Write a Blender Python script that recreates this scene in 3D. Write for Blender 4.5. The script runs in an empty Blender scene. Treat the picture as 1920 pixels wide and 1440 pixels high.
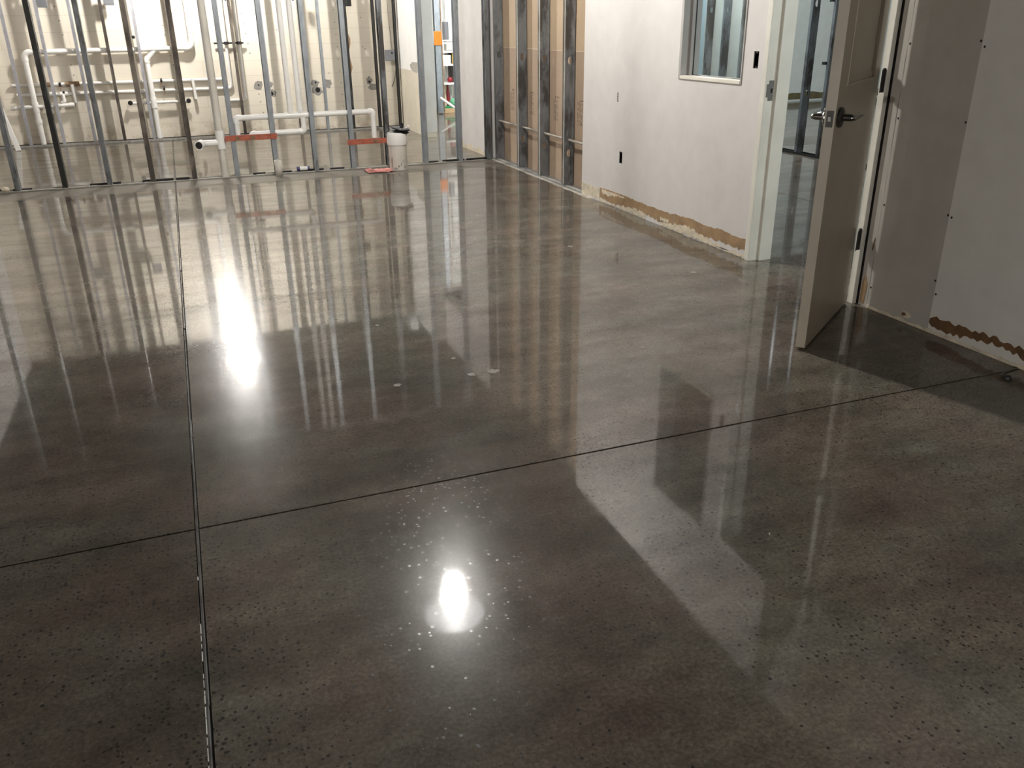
import bpy, bmesh, math, random
from mathutils import Vector, Matrix
random.seed(7)
S = bpy.context.scene
COL = S.collection
PI = math.pi

# ------------------------------------------------------------------ camera, world, exposure
cam_d = bpy.data.cameras.new('camera')
cam = bpy.data.objects.new('camera', cam_d)
COL.objects.link(cam)
S.camera = cam
cam_d.sensor_fit = 'HORIZONTAL'
cam_d.sensor_width = 36.0
cam_d.lens = 29.60
cam_d.clip_start = 0.05
cam_d.clip_end = 100
CAM_H = 1.36
_yaw, _pitch, _roll = 0.356938307, -0.404544989, -0.0134343324
_f = Vector((math.sin(_yaw) * math.cos(_pitch), math.cos(_yaw) * math.cos(_pitch), math.sin(_pitch)))
_r = _f.cross(Vector((0, 0, 1))).normalized()
_u = _r.cross(_f)
_c, _s = math.cos(_roll), math.sin(_roll)
_R = _c * _r + _s * _u
_U = -_s * _r + _c * _u
cam.matrix_world = Matrix(((_R.x, _U.x, -_f.x, 0.0), (_R.y, _U.y, -_f.y, 0.0), (_R.z, _U.z, -_f.z, CAM_H), (0, 0, 0, 1)))

W = bpy.data.worlds.new('world')
S.world = W
W.use_nodes = True
W.node_tree.nodes['Background'].inputs[0].default_value = (0.9, 0.95, 1.0, 1)
W.node_tree.nodes['Background'].inputs[1].default_value = 0.012
S.view_settings.view_transform = 'Standard'
S.view_settings.look = 'None'
S.view_settings.gamma = 1
S.view_settings.use_curve_mapping = False
S.view_settings.exposure = 0.0
S.cycles.use_denoising = True
S.cycles.max_bounces = 8
S.cycles.diffuse_bounces = 4
S.cycles.glossy_bounces = 4
S.cycles.sample_clamp_indirect = 6.0

# work lamps of the place, last three added as fill: position, bulb radius, radiant intensity (W/sr), colour
LAMPS = [
    ('work_or_fill_lamp', (0.335, 11.42, 2.66), 0.075, 26.0, (1.0, 0.965, 0.91), 'bare bulb work lamp hung near the back wall, glaring in the floor left of centre'),
    ('work_or_fill_lamp', (1.60, 5.80, 3.18), 0.085, 28.0, (1.0, 0.96, 0.90), 'bare bulb work lamp over the open hall, glaring in the floor at the bottom'),
    ('work_or_fill_lamp', (4.60, 12.20, 2.80), 0.10, 30.0, (1.0, 0.97, 0.93), 'bare bulb work lamp inside the store area past the far opening'),
    ('work_or_fill_lamp', (4.60, 1.70, 2.60), 0.10, 13.0, (0.90, 0.975, 1.0), 'cool work lamp in the side room behind the wall holding the open door'),
    ('work_or_fill_lamp', (5.25, 8.80, 2.80), 0.10, 13.5, (0.96, 0.985, 0.98), 'cool fill lamp added in the side room to brighten the green board'),
    ('work_or_fill_lamp', (9.60, 8.40, 2.75), 0.10, 40.0, (0.92, 0.98, 1.0), 'cool fill lamp added in the space past the side room studs'),
    ('work_or_fill_lamp', (-5.50, -3.00, 0.80), 0.10, 54.0, (1.0, 0.95, 0.88), 'added fill lamp hung low at the near left, behind the photographer'),
]

# ------------------------------------------------------------------ material helpers
def new_mat(name):
    m = bpy.data.materials.new(name)
    m.use_nodes = True
    return m, m.node_tree, m.node_tree.nodes['Principled BSDF']

def nd(t, kind, **kw):
    n = t.nodes.new(kind)
    for k, v in kw.items():
        if k in n.inputs.keys():
            n.inputs[k].default_value = v
        else:
            setattr(n, k, v)
    return n

def obj_coord(t, scale=(1, 1, 1)):
    tc = t.nodes.new('ShaderNodeTexCoord')
    mp = t.nodes.new('ShaderNodeMapping')
    mp.inputs['Scale'].default_value = scale
    t.links.new(tc.outputs['Object'], mp.inputs['Vector'])
    return mp.outputs['Vector']

def noise(t, vec, scale, detail=4, rough=0.55):
    n = nd(t, 'ShaderNodeTexNoise')
    n.inputs['Scale'].default_value = scale
    n.inputs['Detail'].default_value = detail
    n.inputs['Roughness'].default_value = rough
    t.links.new(vec, n.inputs['Vector'])
    return n.outputs['Fac']

def ramp(t, fac, stops):
    r = t.nodes.new('ShaderNodeValToRGB')
    el = r.color_ramp.elements
    while len(el) < len(stops):
        el.new(0.5)
    for e, (p, c) in zip(el, stops):
        e.position = p
        e.color = (*c, 1) if len(c) == 3 else c
    t.links.new(fac, r.inputs['Fac'])
    return r.outputs['Color']

def mixc(t, fac, a, b, mode='MIX'):
    n = t.nodes.new('ShaderNodeMix')
    n.data_type = 'RGBA'
    n.blend_type = mode
    for sock, v in ((n.inputs['Factor'], fac), (n.inputs[6], a), (n.inputs[7], b)):
        if isinstance(v, bpy.types.NodeSocket):
            t.links.new(v, sock)
        elif isinstance(v, (int, float)):
            sock.default_value = v
        else:
            sock.default_value = (*v, 1)
    return n.outputs[2]

def math_n(t, op, a, b=None, clamp=False):
    n = t.nodes.new('ShaderNodeMath')
    n.operation = op
    n.use_clamp = clamp
    for sock, v in ((n.inputs[0], a), (n.inputs[1], b)):
        if v is None:
            continue
        if isinstance(v, bpy.types.NodeSocket):
            t.links.new(v, sock)
        else:
            sock.default_value = v
    return n.outputs[0]

def bump(t, b, height, strength, dist=0.01):
    n = t.nodes.new('ShaderNodeBump')
    n.inputs['Strength'].default_value = strength
    n.inputs['Distance'].default_value = dist
    t.links.new(height, n.inputs['Height'])
    t.links.new(n.outputs['Normal'], b.inputs['Normal'])

def simple(name, col, rough=0.5, metal=0.0, var=0.12, vscale=6.0, spec=0.5):
    m, t, b = new_mat(name)
    v = obj_coord(t)
    n = noise(t, v, vscale, 5)
    lo = tuple(c * (1 - var) for c in col)
    hi = tuple(min(1, c * (1 + var)) for c in col)
    t.links.new(ramp(t, n, [(0.3, lo), (0.7, hi)]), b.inputs['Base Color'])
    b.inputs['Roughness'].default_value = rough
    b.inputs['Metallic'].default_value = metal
    b.inputs['Specular IOR Level'].default_value = spec
    return m

def galv(name, base, dirt, amount, metal=0.55, rough=0.42):
    """zinc coated steel with dark dirt or mastic patches"""
    m, t, b = new_mat(name)
    tc = t.nodes.new('ShaderNodeTexCoord')
    geo = t.nodes.new('ShaderNodeNewGeometry')
    mp = t.nodes.new('ShaderNodeMapping')
    mp.inputs['Scale'].default_value = (1, 1, 0.35)
    t.links.new(geo.outputs['Position'], mp.inputs['Vector'])
    v = mp.outputs['Vector']
    n1 = noise(t, v, 26, 5)
    n2 = noise(t, v, 5.5, 6, 0.65)
    c1 = ramp(t, n1, [(0.3, tuple(c * 0.8 for c in base)), (0.7, tuple(min(1, c * 1.15) for c in base))])
    lo = 1.0 - amount
    k = ramp(t, n2, [(max(0.0, lo - 0.08), (0, 0, 0)), (min(1.0, lo + 0.04), (1, 1, 1))])
    t.links.new(mixc(t, k, c1, dirt), b.inputs['Base Color'])
    mm = math_n(t, 'SUBTRACT', 1.0, k, True)
    t.links.new(math_n(t, 'MULTIPLY', mm, metal), b.inputs['Metallic'])
    b.inputs['Roughness'].default_value = rough
    return m

MT = {}
MT['galv'] = galv('galvanised_steel', (0.34, 0.37, 0.40), (0.12, 0.12, 0.12), 0.30)
MT['galv_dark'] = galv('dull_galvanised_steel', (0.22, 0.235, 0.25), (0.05, 0.047, 0.045), 0.45)
MT['galv_black'] = galv('mastic_stained_steel', (0.10, 0.10, 0.10), (0.018, 0.017, 0.016), 0.62, 0.25, 0.6)
MT['galv_brown'] = galv('rusty_stained_steel', (0.17, 0.145, 0.12), (0.045, 0.035, 0.028), 0.5, 0.3, 0.6)
MT['galv_purple'] = galv('pale_galvanised_steel', (0.42, 0.42, 0.45), (0.2, 0.19, 0.18), 0.28, 0.4)
MT['black'] = simple('black_rubber', (0.012, 0.012, 0.013), 0.45)
MT['void'] = simple('box_interior_black', (0.010, 0.009, 0.009), 0.8)
MT['pvc'] = simple('white_pvc', (0.80, 0.79, 0.76), 0.32, var=0.04)
MT['pvc_old'] = simple('greyed_pvc', (0.60, 0.57, 0.51), 0.42, var=0.14, vscale=4)
MT['wrap'] = simple('white_pipe_jacket', (0.82, 0.80, 0.76), 0.55, var=0.05)
MT['copper'] = simple('dull_brown_tape', (0.25, 0.16, 0.09), 0.6, var=0.4, vscale=20)
MT['redsteel'] = simple('red_painted_bracket_steel', (0.36, 0.095, 0.055), 0.5, var=0.25, vscale=18)
MT['frame'] = simple('grey_window_frame_paint', (0.40, 0.39, 0.375), 0.45, var=0.05)
MT['jamb'] = simple('cream_door_frame_paint', (0.70, 0.685, 0.62), 0.45, var=0.06)
MT['sill'] = simple('cream_sill_paint', (0.74, 0.70, 0.62), 0.5, var=0.04)
MT['door'] = simple('taupe_door_paint', (0.44, 0.395, 0.32), 0.38, var=0.05)
MT['chrome'] = simple('satin_nickel', (0.30, 0.285, 0.27), 0.22, 1.0, var=0.05)
MT['hinge'] = simple('dark_hinge_steel', (0.022, 0.021, 0.02), 0.4, 0.3)
MT['steelbox'] = simple('zinc_electrical_box', (0.19, 0.195, 0.21), 0.45, 0.3, var=0.1)
MT['white'] = simple('white_paint', (0.82, 0.81, 0.78), 0.5, var=0.04)
MT['green'] = simple('green_plastic', (0.02, 0.26, 0.09), 0.35)
MT['mint'] = simple('mint_green_rubber', (0.18, 0.52, 0.30), 0.4)
MT['red'] = simple('dark_red_enamel', (0.30, 0.02, 0.03), 0.3)
MT['tan'] = simple('tan_plywood', (0.62, 0.44, 0.26), 0.6, var=0.2)
MT['orange'] = simple('orange_paper', (0.62, 0.17, 0.006), 0.6, var=0.08, vscale=20)
MT['pink'] = simple('crumpled_red_paper', (0.62, 0.23, 0.20), 0.6, var=0.35, vscale=9)
MT['blue'] = simple('navy_plastic', (0.03, 0.035, 0.12), 0.4)
MT['dust'] = simple('pale_plaster_dust', (0.50, 0.47, 0.41), 0.85, var=0.25, vscale=14)
MT['chip'] = simple('pale_mortar_patch', (0.27, 0.255, 0.22), 0.35, var=0.2, vscale=30)
MT['mortar'] = simple('grey_mortar_patch', (0.30, 0.285, 0.26), 0.9, var=0.25, vscale=40)
MT['ceiling'] = simple('dark_deck', (0.028, 0.026, 0.025), 0.85)
MT['wood'] = simple('dark_shelf_stack', (0.035, 0.03, 0.028), 0.7, var=0.4, vscale=30)
MT['yellow'] = simple('yellow_strap', (0.6, 0.4, 0.05), 0.6)
MT['wire'] = simple('grey_cable_jacket', (0.20, 0.18, 0.15), 0.5)

def emit(name, col, strength):
    m, t, b = new_mat(name)
    b.inputs['Base Color'].default_value = (*col, 1)
    b.inputs['Emission Color'].default_value = (*col, 1)
    b.inputs['Emission Strength'].default_value = strength
    return m

def drywall(name, col, var=0.05):
    m, t, b = new_mat(name)
    v = obj_coord(t)
    n = noise(t, v, 0.9, 4)
    n2 = noise(t, v, 7, 5)
    c = ramp(t, n, [(0.3, tuple(x * (1 - var) for x in col)), (0.7, tuple(min(1, x * (1 + var)) for x in col))])
    c = mixc(t, 0.06, c, ramp(t, n2, [(0.35, (0.25, 0.24, 0.22)), (0.65, (0.9, 0.9, 0.88))]))
    t.links.new(c, b.inputs['Base Color'])
    b.inputs['Roughness'].default_value = 0.75
    bump(t, b, noise(t, v, 160, 2), 0.05, 0.002)
    return m
MT['drywall'] = drywall('primed_drywall', (0.655, 0.63, 0.612))
MT['drygrey'] = drywall('bare_grey_drywall', (0.41, 0.385, 0.345), 0.04)
MT['dryside'] = drywall('pale_grey_drywall', (0.66, 0.64, 0.60), 0.04)
MT['drygreen'] = drywall('pale_green_board', (0.50, 0.55, 0.52), 0.05)
MT['dryblue'] = drywall('pale_blue_board', (0.46, 0.62, 0.70), 0.03)
MT['dryfar'] = drywall('pale_far_wall', (0.52, 0.55, 0.52), 0.03)
MT['ochre'] = drywall('yellowed_cream_paint', (0.68, 0.62, 0.50), 0.12)
MT['paintgrey'] = drywall('worn_grey_patch', (0.40, 0.375, 0.33), 0.15)

def kraft():
    m, t, b = new_mat('brown_kraft_paper')
    v = obj_coord(t)
    n = noise(t, v, 2.2, 5)
    n2 = noise(t, obj_coord(t, (1, 6, 1)), 30, 3)
    c = ramp(t, n, [(0.3, (0.46, 0.345, 0.235)), (0.7, (0.55, 0.42, 0.29))])
    c = mixc(t, 0.10, c, ramp(t, n2, [(0.35, (0.2, 0.12, 0.06)), (0.65, (0.6, 0.42, 0.26))]))
    t.links.new(c, b.inputs['Base Color'])
    b.inputs['Roughness'].default_value = 0.7
    return m
MT['kraft'] = kraft()
MT['kraft_lower'] = simple('reddish_kraft_paper', (0.41, 0.305, 0.22), 0.7, var=0.08, vscale=3)
MT['torn'] = simple('torn_brown_paper', (0.325, 0.215, 0.115), 0.85, var=0.28, vscale=9)
MT['torn_olive'] = simple('old_glue_band', (0.105, 0.085, 0.04), 0.85, var=0.3, vscale=10)
MT['track'] = galv('dusty_floor_track', (0.36, 0.345, 0.315), (0.14, 0.13, 0.12), 0.35, 0.15, 0.7)
MT['torn_dark'] = simple('glue_stained_torn_paper', (0.135, 0.072, 0.030), 0.85, var=0.45, vscale=14)
MT['plaster'] = simple('torn_plaster_edge', (0.66, 0.585, 0.455), 0.85, var=0.2, vscale=16)

def block_wall():
    """cream painted concrete block: joints 0.19 m high courses, soft stains near the floor"""
    m, t, b = new_mat('cream_painted_block')
    v = obj_coord(t)
    tc = t.nodes.new('ShaderNodeTexCoord')
    sx = t.nodes.new('ShaderNodeSeparateXYZ')
    t.links.new(tc.outputs['Object'], sx.inputs[0])
    cb = t.nodes.new('ShaderNodeCombineXYZ')
    t.links.new(sx.outputs['X'], cb.inputs['X'])
    t.links.new(sx.outputs['Z'], cb.inputs['Y'])
    br = t.nodes.new('ShaderNodeTexBrick')
    br.inputs['Scale'].default_value = 1.0
    br.inputs['Brick Width'].default_value = 0.76
    br.inputs['Row Height'].default_value = 0.19
    br.inputs['Mortar Size'].default_value = 0.0035
    br.inputs['Mortar Smooth'].default_value = 0.2
    br.inputs['Color1'].default_value = (0.75, 0.685, 0.575, 1)
    br.inputs['Color2'].default_value = (0.77, 0.71, 0.60, 1)
    br.inputs['Mortar'].default_value = (0.60, 0.53, 0.43, 1)
    t.links.new(cb.outputs[0], br.inputs['Vector'])
    n = noise(t, v, 1.3, 5)
    c = mixc(t, 0.35, br.outputs['Color'], ramp(t, n, [(0.3, (0.69, 0.625, 0.515)), (0.7, (0.80, 0.74, 0.63))]))
    # dirt low on the wall
    mr = t.nodes.new('ShaderNodeMapRange')
    mr.inputs['From Min'].default_value = 0.0
    mr.inputs['From Max'].default_value = 0.30
    mr.inputs['To Min'].default_value = 1.0
    mr.inputs['To Max'].default_value = 0.0
    t.links.new(sx.outputs['Z'], mr.inputs['Value'])
    k = math_n(t, 'MULTIPLY', mr.outputs[0], ramp(t, noise(t, v, 7, 6, 0.65), [(0.45, (0, 0, 0)), (0.68, (1, 1, 1))]), True)
    c = mixc(t, k, c, (0.36, 0.27, 0.17))
    t.links.new(c, b.inputs['Base Color'])
    b.inputs['Roughness'].default_value = 0.6
    bump(t, b, br.outputs['Fac'], -0.25, 0.004)
    return m
MT['block'] = block_wall()

JX, JY = -0.135, 2.315          # saw cut joints in the slab

def concrete():
    m, t, b = new_mat('polished_concrete')
    v = obj_coord(t)
    tc = t.nodes.new('ShaderNodeTexCoord')
    sx = t.nodes.new('ShaderNodeSeparateXYZ')
    t.links.new(tc.outputs['Object'], sx.inputs[0])
    big = noise(t, v, 0.75, 7, 0.6)
    mid = noise(t, obj_coord(t, (1, 2.2, 1)), 2.3, 7, 0.62)
    fin = noise(t, v, 95, 5, 0.7)
    crs = noise(t, v, 17, 5, 0.65)
    c = ramp(t, big, [(0.32, (0.075, 0.064, 0.052)), (0.5, (0.135, 0.118, 0.098)), (0.68, (0.215, 0.193, 0.163))])
    c = mixc(t, 0.55, c, ramp(t, mid, [(0.30, (0.058, 0.050, 0.041)), (0.5, (0.138, 0.122, 0.101)), (0.72, (0.245, 0.222, 0.190))]))
    c = mixc(t, 0.85, c, ramp(t, fin, [(0.30, (0.25, 0.25, 0.25)), (0.5, (0.5, 0.5, 0.5)), (0.72, (0.80, 0.79, 0.77))]), 'OVERLAY')
    c = mixc(t, 0.55, c, ramp(t, crs, [(0.32, (0.34, 0.34, 0.34)), (0.5, (0.5, 0.5, 0.5)), (0.70, (0.66, 0.655, 0.64))]), 'OVERLAY')
    # darker slab left of the long joint, weaker light and reflection painted in too
    lf_ = math_n(t, 'LESS_THAN', sx.outputs['X'], JX)
    c = mixc(t, math_n(t, 'MULTIPLY', lf_, 0.34), c, (0.03, 0.022, 0.015))
    # warm / cool tint drift
    tint = noise(t, v, 1.9, 3)
    c = mixc(t, 0.6, c, ramp(t, tint, [(0.38, (0.47, 0.51, 0.48)), (0.62, (0.545, 0.48, 0.455))]), 'OVERLAY')
    # aggregate: dark pits, denser along the joints and in patches
    dx = math_n(t, 'ABSOLUTE', math_n(t, 'SUBTRACT', sx.outputs['X'], JX))
    dy = math_n(t, 'ABSOLUTE', math_n(t, 'SUBTRACT', sx.outputs['Y'], JY))
    d = math_n(t, 'MINIMUM', dx, dy)
    near = t.nodes.new('ShaderNodeMapRange')
    near.inputs['From Min'].default_value = 0.02
    near.inputs['From Max'].default_value = 0.26
    near.inputs['To Min'].default_value = 0.50
    near.inputs['To Max'].default_value = 0.0
    t.links.new(d, near.inputs['Value'])
    patch = ramp(t, noise(t, v, 1.35, 5, 0.6), [(0.38, (0.01, 0.01, 0.01)), (0.70, (0.55, 0.55, 0.55))])
    dens = math_n(t, 'ADD', near.outputs[0], patch)
    vo = nd(t, 'ShaderNodeTexVoronoi')
    vo.inputs['Scale'].default_value = 82
    t.links.new(v, vo.inputs['Vector'])
    sep = t.nodes.new('ShaderNodeSeparateColor')
    t.links.new(vo.outputs['Color'], sep.inputs[0])
    lim = math_n(t, 'ADD', math_n(t, 'MULTIPLY', sep.outputs[1], 0.22), 0.16)
    in_pit = math_n(t, 'LESS_THAN', vo.outputs['Distance'], lim)
    chosen = math_n(t, 'LESS_THAN', sep.outputs[0], dens)
    pit = math_n(t, 'MULTIPLY', in_pit, chosen)
    c = mixc(t, math_n(t, 'MULTIPLY', pit, 0.85), c, (0.012, 0.011, 0.010))
    vl = nd(t, 'ShaderNodeTexVoronoi')
    vl.inputs['Scale'].default_value = 130
    t.links.new(v, vl.inputs['Vector'])
    sep2 = t.nodes.new('ShaderNodeSeparateColor')
    t.links.new(vl.outputs['Color'], sep2.inputs[0])
    lite = math_n(t, 'MULTIPLY', math_n(t, 'LESS_THAN', vl.outputs['Distance'], 0.22), math_n(t, 'LESS_THAN', sep2.outputs[0], 0.07))
    c = mixc(t, math_n(t, 'MULTIPLY', lite, 0.4), c, (0.30, 0.27, 0.23))
    # unpolished, dusty edge band along the removed partition line
    wob = math_n(t, 'MULTIPLY', math_n(t, 'SUBTRACT', noise(t, v, 2.4, 4), 0.5), 0.16)
    yb = math_n(t, 'ADD', sx.outputs['Y'], wob)
    band = t.nodes.new('ShaderNodeMapRange')
    band.inputs['From Min'].default_value = 8.36
    band.inputs['From Max'].default_value = 8.46
    t.links.new(yb, band.inputs['Value'])
    band2 = t.nodes.new('ShaderNodeMapRange')
    band2.inputs['From Min'].default_value = 8.95
    band2.inputs['From Max'].default_value = 9.02
    band2.inputs['To Min'].default_value = 1.0
    band2.inputs['To Max'].default_value = 0.0
    t.links.new(yb, band2.inputs['Value'])
    bm_ = math_n(t, 'MULTIPLY', band.outputs[0], band2.outputs[0], True)
    c = mixc(t, math_n(t, 'MULTIPLY', bm_, 0.7), c, (0.20, 0.185, 0.16))
    t.links.new(c, b.inputs['Base Color'])
    r0 = ramp(t, noise(t, v, 3.1, 5), [(0.3, (0.085, 0.085, 0.085)), (0.7, (0.15, 0.15, 0.15))])
    r0 = mixc(t, bm_, r0, (0.30, 0.30, 0.30))
    r0 = mixc(t, pit, r0, (0.5, 0.5, 0.5))
    t.links.new(math_n(t, 'ADD', math_n(t, 'MULTIPLY', r0, 0.9), 0.12), b.inputs['Roughness'])
    b.inputs['IOR'].default_value = 1.45
    b.inputs['Specular IOR Level'].default_value = 0.05
    sheen = ramp(t, noise(t, obj_coord(t, (0.6, 2.6, 1)), 2.4, 6, 0.62), [(0.30, (0.40, 0.40, 0.40)), (0.66, (0.80, 0.80, 0.80))])
    t.links.new(mixc(t, bm_, sheen, (0.18, 0.18, 0.18)), b.inputs['Coat Weight'])
    b.inputs['Coat IOR'].default_value = 1.52
    t.links.new(math_n(t, 'SUBTRACT', math_n(t, 'MULTIPLY', r0, 0.50), 0.016), b.inputs['Coat Roughness'])
    # gentle trowel waves that make far reflections wander sideways
    wv = noise(t, obj_coord(t, (3.0, 0.8, 1.0)), 1.9, 2, 0.4)
    bump(t, b, wv, 0.14, 0.010)
    return m
MT['concrete'] = concrete()
MT['filler'] = simple('grey_joint_filler', (0.115, 0.11, 0.11), 0.16, var=0.5, vscale=9)
MT['cut'] = simple('dark_joint_bottom', (0.014, 0.012, 0.011), 0.8)

def glass():
    m, t, b = new_mat('window_glass')
    tr = t.nodes.new('ShaderNodeBsdfTransparent')
    tr.inputs[0].default_value = (0.97, 0.985, 0.98, 1)
    gl = t.nodes.new('ShaderNodeBsdfGlossy')
    gl.inputs['Roughness'].default_value = 0.02
    mx = t.nodes.new('ShaderNodeMixShader')
    lw = t.nodes.new('ShaderNodeLayerWeight')
    lw.inputs['Blend'].default_value = 0.5
    t.links.new(math_n(t, 'ADD', math_n(t, 'MULTIPLY', math_n(t, 'POWER', lw.outputs['Facing'], 4.0), 0.35), 0.03, True), mx.inputs[0])
    t.links.new(tr.outputs[0], mx.inputs[1])
    t.links.new(gl.outputs[0], mx.inputs[2])
    t.links.new(mx.outputs[0], t.nodes['Material Output'].inputs['Surface'])
    return m
MT['glass'] = glass()

# ------------------------------------------------------------------ mesh helpers
class MB:
    def __init__(self):
        self.v, self.f = [], []
    def add(self, vs, fs):
        o = len(self.v)
        self.v += [tuple(p) for p in vs]
        self.f += [tuple(i + o for i in q) for q in fs]
        return self
    def box(self, x0, x1, y0, y1, z0, z1):
        vs = [(x, y, z) for z in (z0, z1) for y in (y0, y1) for x in (x0, x1)]
        return self.add(vs, [(0, 2, 3, 1), (4, 5, 7, 6), (0, 1, 5, 4), (2, 6, 7, 3), (0, 4, 6, 2), (1, 3, 7, 5)])
    def obox(self, c, ax, ay, az, hx, hy, hz):
        c = Vector(c)
        vs = [c + ax * (sx * hx) + ay * (sy * hy) + az * (sz * hz) for sz in (-1, 1) for sy in (-1, 1) for sx in (-1, 1)]
        return self.add(vs, [(0, 2, 3, 1), (4, 5, 7, 6), (0, 1, 5, 4), (2, 6, 7, 3), (0, 4, 6, 2), (1, 3, 7, 5)])
    def tube(self, pts, r, n=16, caps=True, radii=None):
        P = [Vector(p) for p in pts]
        T = []
        for i in range(len(P)):
            a = (P[i] - P[i - 1]).normalized() if i > 0 else None
            b = (P[i + 1] - P[i]).normalized() if i < len(P) - 1 else None
            T.append((a + b).normalized() if a and b else (a or b))
        ref = Vector((0, 0, 1)) if abs(T[0].z) < 0.9 else Vector((0, 1, 0))
        u = T[0].cross(ref).normalized()
        rings = []
        for i, p in enumerate(P):
            u = (u - T[i] * u.dot(T[i])).normalized()
            w = T[i].cross(u)
            rr = radii[i] if radii else r
            rings.append([p + (u * math.cos(2 * PI * k / n) + w * math.sin(2 * PI * k / n)) * rr for k in range(n)])
        vs = [q for ring in rings for q in ring]
        fs = []
        for i in range(len(P) - 1):
            for k in range(n):
                fs.append((i * n + k, i * n + (k + 1) % n, (i + 1) * n + (k + 1) % n, (i + 1) * n + k))
        if caps:
            fs.append(tuple(range(n - 1, -1, -1)))
            fs.append(tuple((len(P) - 1) * n + k for k in range(n)))
        return self.add(vs, fs)
    def lathe(self, c, prof, n=28, axis=(0, 0, 1)):
        az = Vector(axis).normalized()
        ref = Vector((1, 0, 0)) if abs(az.x) < 0.9 else Vector((0, 1, 0))
        ax = (ref - az * ref.dot(az)).normalized()
        ay = az.cross(ax)
        c = Vector(c)
        vs = [c + az * z + (ax * math.cos(2 * PI * k / n) + ay * math.sin(2 * PI * k / n)) * r for r, z in prof for k in range(n)]
        fs = []
        for i in range(len(prof) - 1):
            for k in range(n):
                fs.append((i * n + k, i * n + (k + 1) % n, (i + 1) * n + (k + 1) % n, (i + 1) * n + k))
        fs.append(tuple(range(n - 1, -1, -1)))
        fs.append(tuple((len(prof) - 1) * n + k for k in range(n)))
        return self.add(vs, fs)
    def prism(self, pts2, mapf, t):
        """polygon (a,b) list extruded by t; mapf(a,b,c) gives a 3D point"""
        n = len(pts2)
        vs = [mapf(a, b, 0) for a, b in pts2] + [mapf(a, b, t) for a, b in pts2]
        fs = [tuple(range(n - 1, -1, -1)), tuple(range(n, 2 * n))]
        for k in range(n):
            fs.append((k, (k + 1) % n, n + (k + 1) % n, n + k))
        return self.add(vs, fs)
    def build(self, name, mat, parent=None, smooth=True, bevel=0.0, solid=0.0, mats=None):
        me = bpy.data.meshes.new(name)
        me.from_pydata(self.v, [], self.f)
        bm = bmesh.new()
        bm.from_mesh(me)
        bmesh.ops.recalc_face_normals(bm, faces=bm.faces)
        bm.to_mesh(me)
        bm.free()
        me.materials.append(mat)
        if smooth:
            for p in me.polygons:
                p.use_smooth = True
            me.set_sharp_from_angle(angle=0.6)
        o = bpy.data.objects.new(name, me)
        COL.objects.link(o)
        if bevel:
            b = o.modifiers.new('bevel', 'BEVEL')
            b.width = bevel
            b.segments = 2
            b.limit_method = 'ANGLE'
            b.angle_limit = 0.6
        if solid:
            s = o.modifiers.new('solid', 'SOLIDIFY')
            s.thickness = solid
            s.offset = 0
        if parent:
            par(o, parent)
        return o

def par(o, p):
    o.parent = p
    p_loc = p.location
    o.matrix_parent_inverse = Matrix.Translation(-Vector(p_loc)) if p.type == 'EMPTY' else Matrix.Identity(4)

def tag(o, label, cat, group=None):
    o['label'] = label
    o['category'] = cat
    if group:
        o['group'] = group
    return o

def thing(name, label, cat, loc=(0, 0, 0), group=None):
    o = bpy.data.objects.new(name, None)
    COL.objects.link(o)
    o.location = loc
    o.empty_display_size = 0.1
    return tag(o, label, cat, group)

def struct(o):
    o['kind'] = 'structure'
    return o

def arc_path(pts, R, seg=6):
    """polyline with each corner rounded by radius R; returns path and list of corner arcs"""
    P = [Vector(p) for p in pts]
    out, arcs = [P[0]], []
    for i in range(1, len(P) - 1):
        a = (P[i - 1] - P[i]).normalized()
        b = (P[i + 1] - P[i]).normalized()
        ang = a.angle(b)
        d = R / math.tan(ang / 2)
        s, e = P[i] + a * d, P[i] + b * d
        cen = P[i] + (a + b).normalized() * (R / math.sin(ang / 2))
        arc = []
        for k in range(seg + 1):
            tt = k / seg
            q = s.lerp(e, tt) - cen
            arc.append(cen + q.normalized() * R)
        arcs.append([s + a * d * 0.55] + arc + [e + b * d * 0.55])
        out += arc
    out.append(P[-1])
    return out, arcs

def pipe(name, label, pts, r, mat, parent=None, group=None, cat='pipe', fit=1.22, R=None, cap0=False, cap1=False, part='run'):
    """a pipe run with an elbow fitting at each bend; top-level unless parent is given"""
    R = R or r * 2.1
    path, arcs = arc_path(pts, R)
    if parent is None:
        root = thing(name, label, cat, pts[0], group)
    else:
        root = parent
    MB().tube(path, r).build(part, mat, root)
    for a in arcs:
        MB().tube(a, r * fit).build('elbow', mat, root)
    for flag, p, q in ((cap0, pts[0], pts[1]), (cap1, pts[-1], pts[-2])):
        if flag:
            d = (Vector(q) - Vector(p)).normalized()
            MB().tube([Vector(p) - d * 0.012, Vector(p) + d * 0.045], r * fit).build('end_cap', mat, root)
    return root

def coupling(parent, p, d, r, mat, ln=0.07, name='coupling'):
    p, d = Vector(p), Vector(d).normalized()
    return MB().tube([p - d * ln / 2, p + d * ln / 2], r).build(name, mat, parent)

def blob(rx, ry, n, jag, rnd, phase=0.0):
    pts = []
    for k in range(n):
        a = 2 * PI * k / n + phase
        s = 1 + jag * (rnd.random() * 2 - 1)
        pts.append((math.cos(a) * rx * s, math.sin(a) * ry * s))
    return pts

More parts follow.
